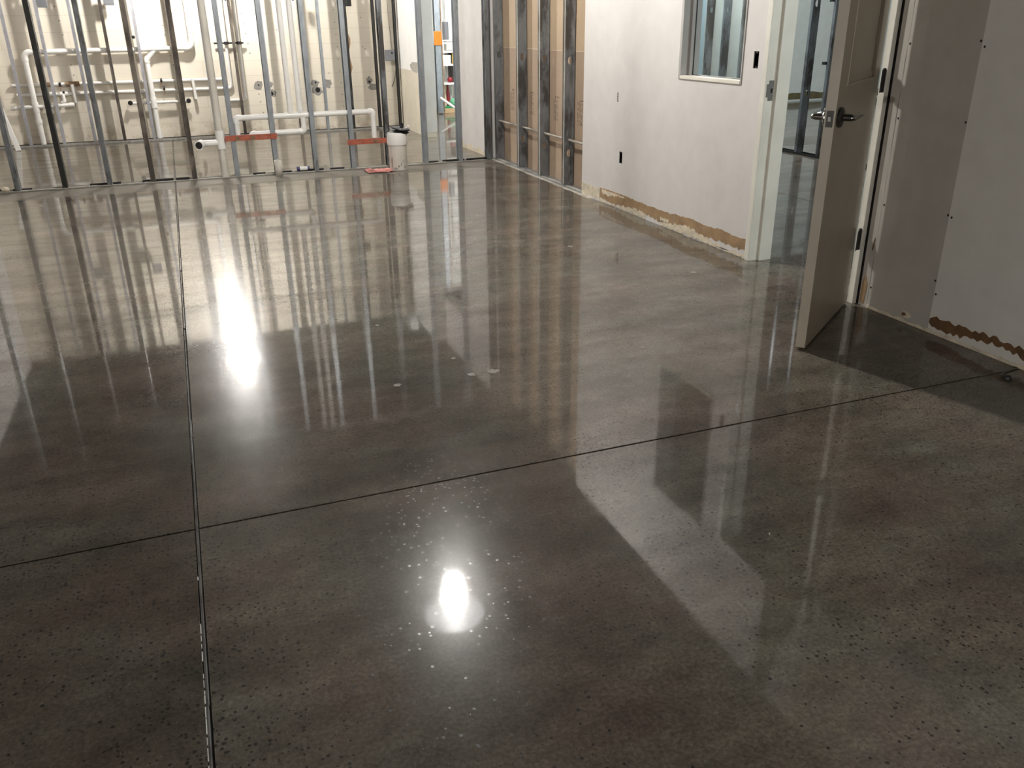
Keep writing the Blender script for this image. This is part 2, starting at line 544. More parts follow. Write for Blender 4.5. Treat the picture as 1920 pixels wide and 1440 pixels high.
# ------------------------------------------------------------------ pierced wall (rectangle with real openings)
def pierced(mb, mapf, u0, u1, v0, v1, holes, t):
    us = sorted({u0, u1, *[h[0] for h in holes], *[h[1] for h in holes]})
    vs = sorted({v0, v1, *[h[2] for h in holes], *[h[3] for h in holes]})
    us = [u for u in us if u0 <= u <= u1]
    vs = [v for v in vs if v0 <= v <= v1]
    def solid(i, j):
        if i < 0 or j < 0 or i >= len(us) - 1 or j >= len(vs) - 1:
            return False
        cu, cv = (us[i] + us[i + 1]) / 2, (vs[j] + vs[j + 1]) / 2
        return not any(h[0] < cu < h[1] and h[2] < cv < h[3] for h in holes)
    for i in range(len(us) - 1):
        for j in range(len(vs) - 1):
            if not solid(i, j):
                continue
            a, b, c, d = us[i], us[i + 1], vs[j], vs[j + 1]
            q = lambda u, v, w: mapf(u, v, w)
            for w in (0, t):
                mb.add([q(a, c, w), q(b, c, w), q(b, d, w), q(a, d, w)], [(0, 1, 2, 3)])
            for (di, dj, e) in ((-1, 0, ((a, c), (a, d))), (1, 0, ((b, c), (b, d))), (0, -1, ((a, c), (b, c))), (0, 1, ((a, d), (b, d)))):
                if not solid(i + di, j + dj):
                    (p0, p1), (p2, p3) = e
                    mb.add([q(p0, p1, 0), q(p2, p3, 0), q(p2, p3, t), q(p0, p1, t)], [(0, 1, 2, 3)])
    return mb

WX = 3.14           # hall face of the right wall
WH = 2.87           # wall height
YP = 8.84           # hall face of the front stud row
YW = 12.50          # face of the block wall

# ------------------------------------------------------------------ floor
def make_floor():
    g, gy = 0.0066, 0.0038
    X0, X1, Y0, Y1 = -7.0, 16.5, -4.0, 17.0
    J2 = JX + 4.83
    mb = MB()
    for (a, b) in ((X0, JX - g), (JX + g, J2 - 0.004), (J2 + 0.004, X1)):
        for (c, d) in ((Y0, JY - gy), (JY + gy, Y1)):
            mb.box(a, b, c, d, -0.12, 0.0)
    fl = struct(mb.build('floor', MT['concrete'], smooth=False, bevel=0.0012))
    rnd = random.Random(3)
    # filler in the long joint: stretches stand proud, others have sunk
    m2 = MB()
    y = Y0
    while y < Y1:
        ln = rnd.uniform(0.12, 0.5)
        dz = rnd.choice((0.0002, -0.0006, -0.001, -0.004))
        w = rnd.uniform(0.0036, 0.0054)
        sh = rnd.uniform(-0.001, 0.001)
        m2.lathe((JX - .0012 + sh, y, dz - w), [(w, 0.0), (w, ln)], 10, (0, 1, 0))
        y += ln
    m2.build('joint_filler', MT['filler'], fl)
    # pale strips painted as glints along the left lip of the joint
    y = 0.85
    while y < 2.30:
        ln = rnd.uniform(0.008, 0.045)
        if rnd.random() < (0.85 if 1.05 < y < 1.75 else 0.25):
            w = rnd.uniform(0.0010, 0.0019)
            mb = MB().box(JX - g - .0004, JX - g + w, y, y + ln, -0.003, 0.0004)
            mb.build('joint_glint', MT['white'], fl, smooth=False)
        y += ln + rnd.uniform(0.001, 0.02)
    m3 = MB()
    m3.box(X0, X1, JY - gy, JY + gy, -0.10, -0.014)
    m3.box(JX - g, JX + g, Y0, Y1, -0.10, -0.012)
    m3.box(J2 - .004, J2 + .004, Y0, Y1, -0.10, -0.007)
    m3.build('joint_bottom', MT['cut'], fl)
    # pale mortar plugs ground flush with the slab
    for (x, y, rx, ry) in ((0.99, 3.137, .017, .02), (1.085, 3.136, .024, .022), (0.67, 3.145, .014, .016), (0.972, 3.345, .010, .012), (1.169, 3.876, .010, .012),
                           (0.755, 3.917, .009, .010), (1.807, 3.141, .018, .010), (2.288, 4.991, .02, .02), (2.69, 4.13, .02, .02)):
        mb = MB()
        mb.prism(blob(rx, ry, 13, .28, rnd), lambda a, b, c, x=x, y=y: (x + a, y + b, 0.0002 + c), 0.0006)
        mb.build('floor_patch', MT['chip'], fl, smooth=False)
    return fl
floor_o = make_floor()

# ------------------------------------------------------------------ walls and ceiling
mb = MB().box(-7, 16.5, -4, 17, 4.6, 4.7)
struct(mb.build('ceiling', MT['ceiling'], smooth=False))

wall_back = struct(MB().box(-2.45, 3.13, YW, YW + 0.2, 0.022, 2.86).build('wall_back', MT['block'], smooth=False))
MB().box(-2.45, 3.13, YW + 0.02, YW + 0.2, 0.0, 0.022).build('base_gap', MT['cut'], wall_back, smooth=False)
wall_left = struct(MB().box(-2.60, -2.45, 4.4, YW + 0.2, 0, 2.93).build('wall_left', MT['drywall'], smooth=False))
struct(MB().box(-7.0, -6.9, -4, 17, 0, 4.6).build('wall_left_outer', MT['ceiling'], smooth=False))
struct(MB().box(-7.0, 16.5, -4.0, -3.9, 0, 4.6).build('wall_front', MT['dryside'], smooth=False))

OUTLETS = [  # (y0, y1, z0, z1) rectangular cut-outs in the painted wall
    (4.318, 4.366, 1.105, 1.197), (5.925, 5.973, 0.352, 0.440)]
WIN = (4.462, 5.170, 1.010, 2.10)
DOOR = (3.315, 4.236, 0.0, 2.03)
mp = lambda u, v, w: (WX + w, u, v)
wr = MB()
pierced(wr, mp, DOOR[0], 6.64, 0.0, WH, [WIN, DOOR, *OUTLETS], 0.13)
wall_right = struct(wr.build('wall_right', MT['drywall'], smooth=False))
# bare grey board beside the door, then the primed board nearer the camera
MB().box(WX, WX + 0.13, 2.815, 3.214, 0, WH).box(WX, WX + .13, 3.2141, DOOR[0] - .0001, 2.05, WH).build('bare_board', MT['drygrey'], wall_right, smooth=False)
MB().box(WX, WX + 0.13, -3.9, 2.8149, 0, WH).build('primed_board', MT['dryside'], wall_right, smooth=False)
# raw torn edge strip of the bare board along the frame
rnd = random.Random(11)
wr2 = MB()
wr2.prism([(3.19, 0.0), (3.19, 2.03), (3.1305, 2.03)] + [(3.1305 + rnd.uniform(-.0, .006), 2.0 - k * 0.0625) for k in range(32)] + [(3.1305, 0.0)],
          lambda a, b, c: (WX + 0.004 + c, a + 0.088, b), 0.012)
wr2.build('torn_board_edge', MT['drygrey'], wall_right, smooth=False)
MB().box(WX + 0.017, WX + 0.12, 3.2145, 3.3149, 0, 2.03).build('frame_gap', MT['cut'], wall_right, smooth=False)
m = MB()
m.prism([(3.268, .02), (3.270, .13), (3.252, .16), (3.234, .12), (3.238, .05), (3.244, .01)], lambda a, b, c: (WX + .0035 - c, a, b), .002)
m.build('torn_paper', MT['torn'], wall_right, smooth=False)
m = MB()
m.prism([(3.236, .29), (3.228, .32), (3.229, .36), (3.236, .34), (3.240, .30)], lambda a, b, c: (WX + .0035 - c, a, b), .002)
m.build('torn_paper', MT['torn_dark'], wall_right, smooth=False)

def torn_band(y0, y1, top, bot, mat, seed, name='torn_paper', step=0.018, jt=0.008, jb=0.010, t=0.0015, off=0.0):
    """jagged strip of facing paper on the wall face; top and bot are z as a function of y"""
    r = random.Random(seed)
    n = max(3, int((y1 - y0) / step))
    ys = [y0 + (y1 - y0) * k / n for k in range(n + 1)]
    P = [(y, top(y) + r.uniform(-jt, jt)) for y in ys] + [(y, max(0.002, bot(y) + r.uniform(-jb, jb))) for y in reversed(ys)]
    mbb = MB()
    mbb.prism(P, lambda a, b, c: (WX - off - c, a, b), t)
    return mbb.build(name, mat, wall_right, smooth=False)
# base of the white wall: brown paper bared where the old base was pulled off
torn_band(4.262, 5.118, lambda y: .130 - .012 * abs(math.sin(y * 9)), lambda y: .048 - .035 * max(0, min(1, (4.9 - y) / .3 * 0 + (y - 4.55))), MT['torn'], 1, jt=.003)
torn_band(5.124, 6.29, lambda y: .113 - .004 * math.sin(y * 5), lambda y: .034 + .012 * math.sin(y * 7), MT['torn'], 2, jt=.004)
torn_band(6.30, 6.635, lambda y: .104, lambda y: .01, MT['plaster'], 3, jt=.004)
torn_band(4.262, 5.30, lambda y: .040 + .022 * math.sin(y * 6.5 + .8), lambda y: .006, MT['plaster'], 4, 'torn_plaster', jt=.012, off=.0016)
torn_band(5.52, 6.29, lambda y: .030 + .018 * math.sin(y * 8.0), lambda y: .005, MT['plaster'], 5, 'torn_plaster', jt=.012, off=.0016)
torn_band(5.86, 6.25, lambda y: .106, lambda y: .082 + .010 * math.sin(y * 14), MT['plaster'], 6, 'torn_plaster', jt=.004, off=.0016)
torn_band(5.18, 5.30, lambda y: .062, lambda y: .040, MT['plaster'], 8, 'torn_plaster', jt=.004, off=.0016)
# base of the board in the door's shadow: thin dark glue stained tear
torn_band(1.2, 2.812, lambda y: .082 - .006 * math.sin(y * 7), lambda y: .046 + .012 * math.sin(y * 11), MT['torn_dark'], 9, jt=.010, jb=.012)
m = MB()
m.prism(blob(.030, .016, 11, .3, random.Random(4)), lambda a, b, c: (WX - c, 2.955 + a, .046 + b), .004)
m.build('torn_plaster', MT['plaster'], wall_right, smooth=False)
m = MB()
m.prism(blob(.012, .008, 9, .3, random.Random(5)), lambda a, b, c: (WX - .004 - c, 2.965 + a, .042 + b), .002)
m.build('torn_plaster', MT['torn_dark'], wall_right, smooth=False)
# pale dust line where wall meets slab
torn_band(1.2, 3.212, lambda y: .016, lambda y: .001, MT['plaster'], 12, 'dust_line', jt=.006, jb=0, off=.0, t=.003)
# screw heads beside the seam and the frame
for (y, z) in ((3.204, 1.254), (3.204, .93), (3.204, .526), (3.204, .11), (2.823, 1.27), (2.800, 1.248), (2.822, .947), (2.821, .549), (2.800, .543), (2.822, .247), (2.805, .187)):
    MB().lathe((WX + .001, y, z), [(.0052, 0), (.0052, .002), (.002, .0022)], 10, (-1, 0, 0)).build('screw_head', MT['void'], wall_right)

# side face of the wall end seen at the corner studs and the wall stub next to the far opening
stub = struct(MB().box(3.0, 3.13, 11.09, YW, 0.80, WH).build('wall_stub', MT['white'], smooth=False))
MB().box(3.0, 3.13, 11.09, YW, 0.0, 0.7995).build('worn_lower_wall', MT['ochre'], stub, smooth=False)
MB().box(2.996, 3.134, 11.078, 11.0895, 0.06, WH).build('end_cap', MT['dryside'], stub, smooth=False)
m = MB()
m.prism(blob(.27, .068, 18, .10, random.Random(8)), lambda a, b, c: (3.0 - c, 11.54 + a, .845 + b), .0015)
m.build('worn_patch', MT['paintgrey'], stub, smooth=False)
wf = MB()
pierced(wf, lambda u, v, w: (3.13 + w, u, v), 8.975, 11.09, 0.0, WH, [(10.045, 11.09, 0, 2.2), (9.975, 10.0, 1.075, 1.135)], 0.12)
wall_far = struct(wf.build('wall_far_right', MT['drywall'], smooth=False))
m = MB()
r_ = random.Random(21)
P = [(9.0 + k * .043, .055 + .025 * math.sin(k * .9) + r_.uniform(-.012, .012)) for k in range(24)] + [(9.99, .003), (9.0, .003)]
m.prism(P, lambda a, b, c: (3.13 - c, a, b), .0015)
m.build('torn_plaster', MT['plaster'], wall_far, smooth=False)
m = MB()
m.prism(blob(.05, .03, 10, .3, r_), lambda a, b, c: (3.1285 - c, 9.12 + a, .055 + b), .001)
m.build('torn_paper', MT['torn'], wall_far, smooth=False)
m = MB().box(3.14, 3.2, 9.977, 9.998, 1.077, 1.133)
m.build('cutout_box', MT['void'], wall_far, smooth=False)

# brown paper back of the next room's board behind the bare studs
kb = struct(MB().box(3.252, 3.268, 6.64, 8.975, 1.136, WH).build('wall_paper_backed', MT['kraft'], smooth=False))
MB().box(3.252, 3.268, 6.64, 8.975, 0.0, 1.132).build('lower_board', MT['kraft_lower'], kb, smooth=False)
MB().box(3.2505, 3.262, 6.64, 8.975, 1.1315, 1.1365).build('board_seam', MT['plaster'], kb, smooth=False)
# printed lines of the board maker, upright blocks of short strokes too worn to read
r_ = random.Random(5)
m = MB()
for y0 in (6.90, 7.42, 8.02, 8.55):
    for row in range(4):
        y = y0 + row * .028
        z = .53
        while z < .72:
            ln = r_.uniform(.012, .05)
            m.box(3.2512, 3.2522, y, y + .0045, z, z + ln)
            z += ln + r_.uniform(.006, .02)
    m.box(3.2512, 3.2522, y0 - .03, y0 + .05, .735, .739)
m.build('printed_marks', MT['void'], kb, smooth=False)

# side room: party wall, stud row with board on the far half, far wall
struct(MB().box(3.27, 6.40, 9.95, 10.04, 0, WH).build('wall_side_room_rear', MT['dryblue'], smooth=False))
struct(MB().box(6.375, 6.39, 8.45, 9.949, 0, WH).build('wall_side_room_board', MT['drygreen'], smooth=False))
wfar = struct(MB().box(6.41, 16.4, 13.2, 13.35, 0, WH).build('wall_far_space', MT['dryfar'], smooth=False))
m = MB()
r_ = random.Random(31)
P = [(6.5 + k * .15, .145 + r_.uniform(-.025, .02)) for k in range(66)] + [(16.3, .03), (6.5, .03)]
m.prism(P, lambda a, b, c: (a, 13.2 - c, b), .003)
m.build('torn_paper', MT['torn_olive'], wfar, smooth=False)
struct(MB().box(16.3, 16.4, -3.9, 13.2, 0, WH).build('wall_far_space_right', MT['dryfar'], smooth=False))
struct(MB().box(3.27, 16.3, 0.4, 0.5, 0, WH).build('wall_side_room_front', MT['dryfar'], smooth=False))
# store area past the far opening
struct(MB().box(3.13, 6.4, 14.75, 14.85, 0, 3.2).build('wall_store_rear', MT['white'], smooth=False))
struct(MB().box(6.40, 6.41, 10.04, 14.75, 0, 3.2).build('wall_store_right', MT['white'], smooth=False))
struct(MB().box(3.0, 3.13, YW + .2, 14.75, 0, 3.2).build('wall_store_left', MT['white'], smooth=False))

# ------------------------------------------------------------------ window
wy0, wy1, wz0, wz1 = WIN
win = bpy.data.objects.new('window_1', None)
COL.objects.link(win)
win.location = (WX, (wy0 + wy1) / 2, wz0)
struct(win)
tag(win, 'grey framed interior window with cream sill in the white wall', 'window')
fm = MB()
for (a, b) in ((wy0, wy0 + .010), (wy1 - .026, wy1)):
    fm.box(WX - .006, WX + .128, a, b, wz0, wz1)
fm.box(WX - .006, WX + .128, wy0, wy1, wz1 - .03, wz1)
for (a, b) in ((wy0 + .010, wy0 + .024), (wy1 - .050, wy1 - .026)):
    fm.box(WX + .048, WX + .115, a, b, wz0 + .02, wz1 - .03)
fm.build('window_frame', MT['frame'], win, smooth=False, bevel=.001)
MB().box(WX - .008, WX + .128, wy0 + .0102, wy1 - .0262, wz0, wz0 + .021).build('sill', MT['sill'], win, smooth=False, bevel=.002)
MB().box(WX + .076, WX + .082, wy0 + .024, wy1 - .050, wz0 + .021, wz1 - .03).build('glass_pane', MT['glass'], win, smooth=False)
gk = MB()
gk.box(WX + .070, WX + .076, wy1 - .054, wy1 - .050, wz0 + .021, wz1 - .03)
gk.box(WX + .070, WX + .076, wy0 + .044, wy1 - .050, wz0 + .021, wz0 + .024)
gk.build('gasket', MT['black'], win, smooth=False)

# ------------------------------------------------------------------ door frame and door
fr = bpy.data.objects.new('trim_1', None)
COL.objects.link(fr)
fr.location = (WX, 3.74, 0)
struct(fr)
tag(fr, 'cream painted hollow metal frame around the open doorway', 'door frame')
dy0, dy1 = DOOR[0], DOOR[1]
def jamb(y, s):
    j = MB()                                   # s = +1: opening lies towards -y of this jamb face
    j.box(WX - .010, WX + .142, min(y, y - s * .018), max(y, y - s * .018), 0, 2.03)
    j.box(WX - .012, WX + .004, min(y - s * .0186, y + s * .022), max(y - s * .0186, y + s * .022), 0, 2.05)
    return j
jamb(dy1, 1).build('strike_jamb', MT['jamb'], fr, smooth=False, bevel=.002)
j = MB().box(WX + .056, WX + .142, dy1 - .036, dy1 - .018, 0, 2.012)
j.build('door_stop', MT['jamb'], fr, smooth=False, bevel=.002)
hj = MB()
hj.box(WX - .010, WX + .142, dy0, dy0 + .018, 0, 2.03)
hj.box(WX - .022, WX + .003, dy0 - .022, dy0 + .0186, 0, 2.05)
hj.build('hinge_jamb', MT['jamb'], fr, smooth=False, bevel=.002)
MB().box(WX + .056, WX + .142, dy0 + .018, dy0 + .034, 0, 2.012).build('door_stop', MT['jamb'], fr, smooth=False, bevel=.002)
MB().box(WX - .012, WX + .142, dy0, dy1, 2.012, 2.05).build('head_jamb', MT['jamb'], fr, smooth=False, bevel=.002)
sp = MB().box(WX + .014, WX + .046, dy1 - .0205, dy1 - .0175, .935, 1.045)
sp.box(WX + .000, WX + .014, dy1 - .0225, dy1 - .0175, .955, 1.025)
sp.build('strike_plate', MT['chrome'], fr, smooth=False, bevel=.0006)
MB().box(WX + .028, WX + .040, dy1 - .0212, dy1 - .0195, .978, 1.002).build('strike_hole', MT['void'], fr, smooth=False)

HX, HY = 3.108, 3.320                           # hinge pin
FX, FY = 2.452, 2.832                           # free corner, near face
dv = Vector((HX - FX, HY - FY, 0))
DL = dv.length - .036
dd = dv.normalized()                            # free edge -> hinge
nn = Vector((dd.y, -dd.x, 0))                   # near (camera side) face normal
up = Vector((0, 0, 1))
TK = .042
door = bpy.data.objects.new('door_1', None)
COL.objects.link(door)
door.location = (HX, HY, 0)
struct(door)
tag(door, 'taupe door with lever handle standing half open into the hall', 'door')
def dp(a, z, w=0.0):
    """point on the door: a metres from the free edge, z up, w behind the near face"""
    return Vector((FX, FY, 0)) + dd * a + up * z - nn * w
def dbox(mb, a0, a1, z0, z1, w0, w1):
    return mb.obox(dp((a0 + a1) / 2, (z0 + z1) / 2, (w0 + w1) / 2), dd, nn, up, (a1 - a0) / 2, abs(w1 - w0) / 2, (z1 - z0) / 2)
ZB, ZT = .012, 2.0
PA0, PA1, PZ0, PZ1 = .130, DL - .125, 1.105, 1.86    # raised panel recess
lf = MB()
rec = .006
# core, thinner inside the recesses on both faces
pierced(lf, lambda u, v, w: dp(u, v, w), 0.0, DL, ZB, ZT, [(PA0, PA1, PZ0, PZ1)], TK)
dbox(lf, PA0, PA1, PZ0, PZ1, rec, TK - rec)
lf.build('leaf', MT['door'], door, smooth=False, bevel=.0015)
for (w0, w1) in ((-.004, rec), (TK - rec, TK + .004)):
    bd = MB()
    for (a0, a1, z0, z1) in ((PA0, PA0 + .012, PZ0, PZ1), (PA1 - .012, PA1, PZ0, PZ1), (PA0, PA1, PZ0, PZ0 + .012), (PA0, PA1, PZ1 - .012, PZ1)):
        dbox(bd, a0, a1, z0, z1, w0, w1)
    for (a0, a1, z0, z1) in ((PA0 + .034, PA0 + .040, PZ0 + .034, PZ1 - .034), (PA1 - .040, PA1 - .034, PZ0 + .034, PZ1 - .034), (PA0 + .034, PA1 - .034, PZ0 + .034, PZ0 + .040), (PA0 + .034, PA1 - .034, PZ1 - .040, PZ1 - .034)):
        dbox(bd, a0, a1, z0, z1, 0.001 if w0 < 0 else TK - rec, rec if w0 < 0 else TK - .001)
    bd.build('panel_moulding', MT['door'], door, smooth=False, bevel=.002)
LZ = .993
m = MB()
dbox(m, -.0012, 0.0006, LZ - .034, LZ + .030, .007, TK - .007)
m.build('latch_plate', MT['hinge'], door, smooth=False)
m = MB()
dbox(m, -.009, 0.0, LZ - .012, LZ + .008, .014, .026)
m.build('latch_bolt', MT['chrome'], door, smooth=False, bevel=.001)
for s in (1, -1):                               # near face, far face
    h = bpy.data.objects.new('lever_handle', None)
    COL.objects.link(h)
    base = dp(.062, LZ, 0 if s > 0 else TK)
    h.location = base
    par(h, door)
    ax = nn * s
    MB().lathe(base, [(.038, 0), (.040, .004), (.040, .010), (.034, .016), (.018, .018), (.0135, .020), (.0135, .052)], 28, ax).build('rose', MT['hinge'] if s > 0 else MT['chrome'], h)
    q = base + ax * .052
    path, _ = arc_path([q - ax * .012, q + ax * .010, q + ax * .010 + dd * .105], .010)
    MB().tube(path, .0115, 14).build('lever', MT['chrome'], h)
for z0 in (.287, 1.040, 1.76):
    hg = MB()
    hg.lathe((HX - .004, HY - .022, z0), [(.008, 0), (.008, .033), (.0074, .034), (.008, .035), (.008, .068), (.0074, .069), (.008, .070), (.008, .104), (.005, .108)], 14)
    hg.obox(Vector((HX - .004, HY - .022, z0 + .052)) - dd * .024, dd, nn, up, .024, .0012, .050)
    hg.obox(Vector((HX + .014, HY - .016, z0 + .052)), Vector((.9, .42, 0)).normalized(), Vector((-.42, .9, 0)).normalized(), up, .020, .0012, .050)
    hg.build('hinge', MT['hinge'], door)

# ------------------------------------------------------------------ openings for switch and outlets
def box_opening(y0, y1, z0, z1, label, metal=False):
    o = thing('outlet_box', label, 'outlet box', (WX, (y0 + y1) / 2, z0), 'device boxes cut into the white wall')
    b = MB()
    t = .002
    X0, X1 = WX + .006, WX + .060
    b.box(X1 - t, X1, y0, y1, z0, z1)
    b.box(X0, X1, y0 - t, y0, z0, z1)
    b.box(X0, X1, y1, y1 + t, z0, z1)
    b.box(X0, X1, y0, y1, z0 - t, z0)
    b.box(X0, X1, y0, y1, z1, z1 + t)
    b.build('box_body', MT['void'], o, smooth=False)
    for z in (z0 + .005, z1 - .005):
        MB().box(WX + .004, WX + .008, (y0 + y1) / 2 - .007, (y0 + y1) / 2 + .007, z - .006, z + .006).build('screw_lug', MT['hinge'], o, smooth=False)
    return o
box_opening(*OUTLETS[0], 'empty black switch box opening between the window and door frame')
box_opening(*OUTLETS[1], 'empty black outlet opening low on the white wall')
o = thing('cable_bracket', 'small grey slotted bracket at mid height on the white wall', 'bracket', (WX, 6.03, .80))
m = MB().box(WX - .003, WX, 6.020, 6.036, .800, .870)
m.build('plate', MT['frame'], o, smooth=False)
m = MB()
for z in (.806, .822, .838, .854):
    m.box(WX - .0045, WX - .003, 6.022, 6.034, z, z + .006)
m.build('slot', MT['hinge'], o, smooth=False)

# ------------------------------------------------------------------ metal studs
def web_with_holes(mb, mapf, d, h, holes, hw, hh):
    """web rectangle d wide, h high with oval knock-outs"""
    z = 0.0
    for hz in sorted(holes):
        a, b = hz - hh * 1.6, hz + hh * 1.6
        mb.add([mapf(0, z), mapf(d, z), mapf(d, a), mapf(0, a)], [(0, 1, 2, 3)])
        outer = []
        for k in range(4): outer.append((d * k / 4, a))
        for k in range(4): outer.append((d, a + (b - a) * k / 4))
        for k in range(4): outer.append((d - d * k / 4, b))
        for k in range(4): outer.append((0, b - (b - a) * k / 4))
        inner = []
        for (u, v) in outer:
            ang = math.atan2((v - hz) / hh, (u - d / 2) / hw)
            inner.append((d / 2 + math.cos(ang) * hw, hz + math.sin(ang) * hh))
        n = len(outer)
        mb.add([mapf(*p) for p in outer] + [mapf(*p) for p in inner], [(k, (k + 1) % n, n + (k + 1) % n, n + k) for k in range(n)])
        z = b
    mb.add([mapf(0, z), mapf(d, z), mapf(d, h), mapf(0, h)], [(0, 1, 2, 3)])

def stud(label, x, y, mat, axis='y', depth=.092, flange=.036, h=WH - .03, z0=.012, holes=(.62, 1.22, 1.83, 2.44), side=1, lip=.009, group=None, name='metal_stud', fside=-1):
    """C stud. axis 'y': depth runs along +y from (x,y); web on the +x (side=1) or -x side.
    axis 'x': depth runs along +x, web at y, flanges reach towards +y."""
    mbb = MB()
    if axis == 'y':
        wx = x + side * flange / 2
        ox = x - side * flange / 2
        web_with_holes(mbb, lambda u, v: (wx, y + u, z0 + v), depth, h, holes, .021 if depth > .08 else .014, .034)
        for yy, ly in ((y, y + lip), (y + depth, y + depth - lip)):
            mbb.add([(wx, yy, z0), (ox, yy, z0), (ox, yy, z0 + h), (wx, yy, z0 + h)], [(0, 1, 2, 3)])
            mbb.add([(ox, yy, z0), (ox, ly, z0), (ox, ly, z0 + h), (ox, yy, z0 + h)], [(0, 1, 2, 3)])
    else:
        web_with_holes(mbb, lambda u, v: (x + u, y, z0 + v), depth, h, holes, .021, .034)
        for xx, lx in ((x, x + lip), (x + depth, x + depth - lip)):
            mbb.add([(xx, y, z0), (xx, y + flange, z0), (xx, y + flange, z0 + h), (xx, y, z0 + h)], [(0, 1, 2, 3)])
            mbb.add([(xx, y + flange, z0), (lx, y + flange, z0), (lx, y + flange, z0 + h), (xx, y + flange, z0 + h)], [(0, 1, 2, 3)])
    o = mbb.build(name, mat, smooth=False, solid=.0014)
    return tag(o, label, 'stud', group)

GF = 'studs of the front row across the hall'
FRONT = [  # x, material, knock-out heights, label
    (-1.86, 'galv', (.62, 1.22, 1.83, 2.44), 'front row stud beyond the left frame edge, seen only mirrored in the floor'),
    (-1.48, 'galv_dark', (.62, 1.22, 1.83, 2.44), 'dull grey front row stud at the left frame edge beside the leaning white board'),
    (-1.09, 'galv_black', (.62, 1.22, 1.83, 2.44), 'black mastic stained front row stud, second in view from the left'),
    (-.71, 'galv_dark', (.62, 1.22, 1.83, 2.44), 'dark grey front row stud, third in view from the left'),
    (-.33, 'galv_brown', (.62, 1.22, 1.83, 2.44), 'brown stained front row stud just left of the pipe with tall drop leg'),
    (.05, 'galv_brown', (.62, 1.22, 1.83, 2.44), 'rusty brown front row stud left of the open ended elbow'),
    (.45, 'galv', (.55, 1.22, 1.83, 2.44), 'grey front row stud crossing left end of the left red bracket'),
    (.83, 'galv', (.395, .55, 1.22, 1.83, 2.44), 'blue grey front row stud at right end of the left red bracket'),
    (1.22, 'galv', (.55, 1.22, 1.83, 2.44), 'clean grey front row stud right of the twin white risers'),
    (1.60, 'galv', (.55, 1.22, 1.83, 2.44), 'grey front row stud at left end of the right red bracket'),
    (1.97, 'galv_dark', (.62, 1.22, 1.83, 2.44), 'dull brown grey front row stud behind the white cleanout pipe'),
    (2.37, 'galv', (.62, 1.22, 1.83, 2.44), 'grey front row stud just right of the white cleanout pipe'),
    (2.75, 'galv', (.62, 1.22, 1.83, 2.44), 'grey front row stud in front of the far opening, last before the corner'),
]
for (x, mk, hs, lab) in FRONT:
    stud(lab, x, YP, MT[mk], holes=hs, flange=.042, group=GF)
# corner posts
stud('dark steel corner post, left one of the pair at the hall corner', 3.075, YP + .01, MT['galv_dark'], flange=.046, depth=.086, group='corner posts beside the brown board', holes=(1.05,))
stud('dark steel corner post with square knockouts, right one of the corner pair', 3.155, 8.84, MT['galv_dark'], axis='x', depth=.090, flange=.04, group='corner posts beside the brown board', holes=(.30, 1.05))

GR = 'dark studs in front of the brown board'
for (y, lab) in ((8.16, 'dark stud on brown board nearest the hall corner'), (7.60, 'dark stud in the middle of the brown board'), (7.04, 'dark stud on brown board nearest the white wall')):
    s_ = stud(lab, 3.150, y, MT['galv_dark'], axis='x', depth=.092, flange=.052, group=GR, holes=(.28, 1.05, 1.83, 2.44))
    MB().box(3.1485, 3.1495, y + .002, y + .020, .02, 2.7).build('lit_face_strip', MT['dust'], s_, smooth=False)  # pale strip paints the light on the stud's front flange

GB = 'thin studs along the cream block wall'
BACK = [
    (-1.80, 'galv_purple', 'thin grey stud on the block wall at the far left behind the leaning board'),
    (-1.42, 'galv_purple', 'pale thin stud on block wall holding the upper left grey box'),
    (-1.06, 'galv_purple', 'pale thin stud on block wall next to the brown taped pipe'),
    (-.71, 'galv_brown', 'dark thin stud on block wall below the second grey box'),
    (-.352, 'galv_purple', 'pale thin stud on block wall just left of the tall white drop leg'),
    (.05, 'galv_brown', 'dark thin stud on block wall behind the rusty brown front stud'),
    (.43, 'galv_purple', 'grey thin stud on block wall just left of the tan vent stack'),
    (.80, 'galv_brown', 'dark brown thin stud on block wall between two white risers'),
    (1.18, 'galv_purple', 'pale thin stud on block wall behind the chipped grey mortar holes'),
    (1.55, 'galv_brown', 'thin stud on block wall hidden behind the right twin riser'),
    (1.92, 'galv', 'clean grey thin stud on block wall through the cluster of drilled holes'),
    (2.28, 'galv_black', 'black thin stud on block wall with torn tan paper on its upper part'),
    (2.66, 'galv_black', 'black thin stud on block wall left of the grey switch box'),
    (2.955, 'galv_black', 'black thin stud in the corner right of the grey switch box'),
]
back_studs = {}
for (x, mk, lab) in BACK:
    s_ = stud(lab, x, 12.335, MT[mk], depth=.055, flange=.034, holes=(.55, 1.20, 1.75), group=GB)
    back_studs[x] = s_
for (x, zz) in ((2.28, (1.15, .85)), (2.66, (1.0, .75, .6))):
    r_ = random.Random(int(x * 100))
    for z in zz:
        m = MB()
        m.prism([(x + .016, z - .10), (x + .034 + r_.uniform(0, .012), z - .02), (x + .030 + r_.uniform(0, .015), z + .05), (x + .020, z + .11)], lambda a, b, c: (a, 12.334 - c, b), .002)
        m.build('torn_paper', MT['torn'] if x < 2.5 else MT['plaster'], back_studs[x], smooth=False)

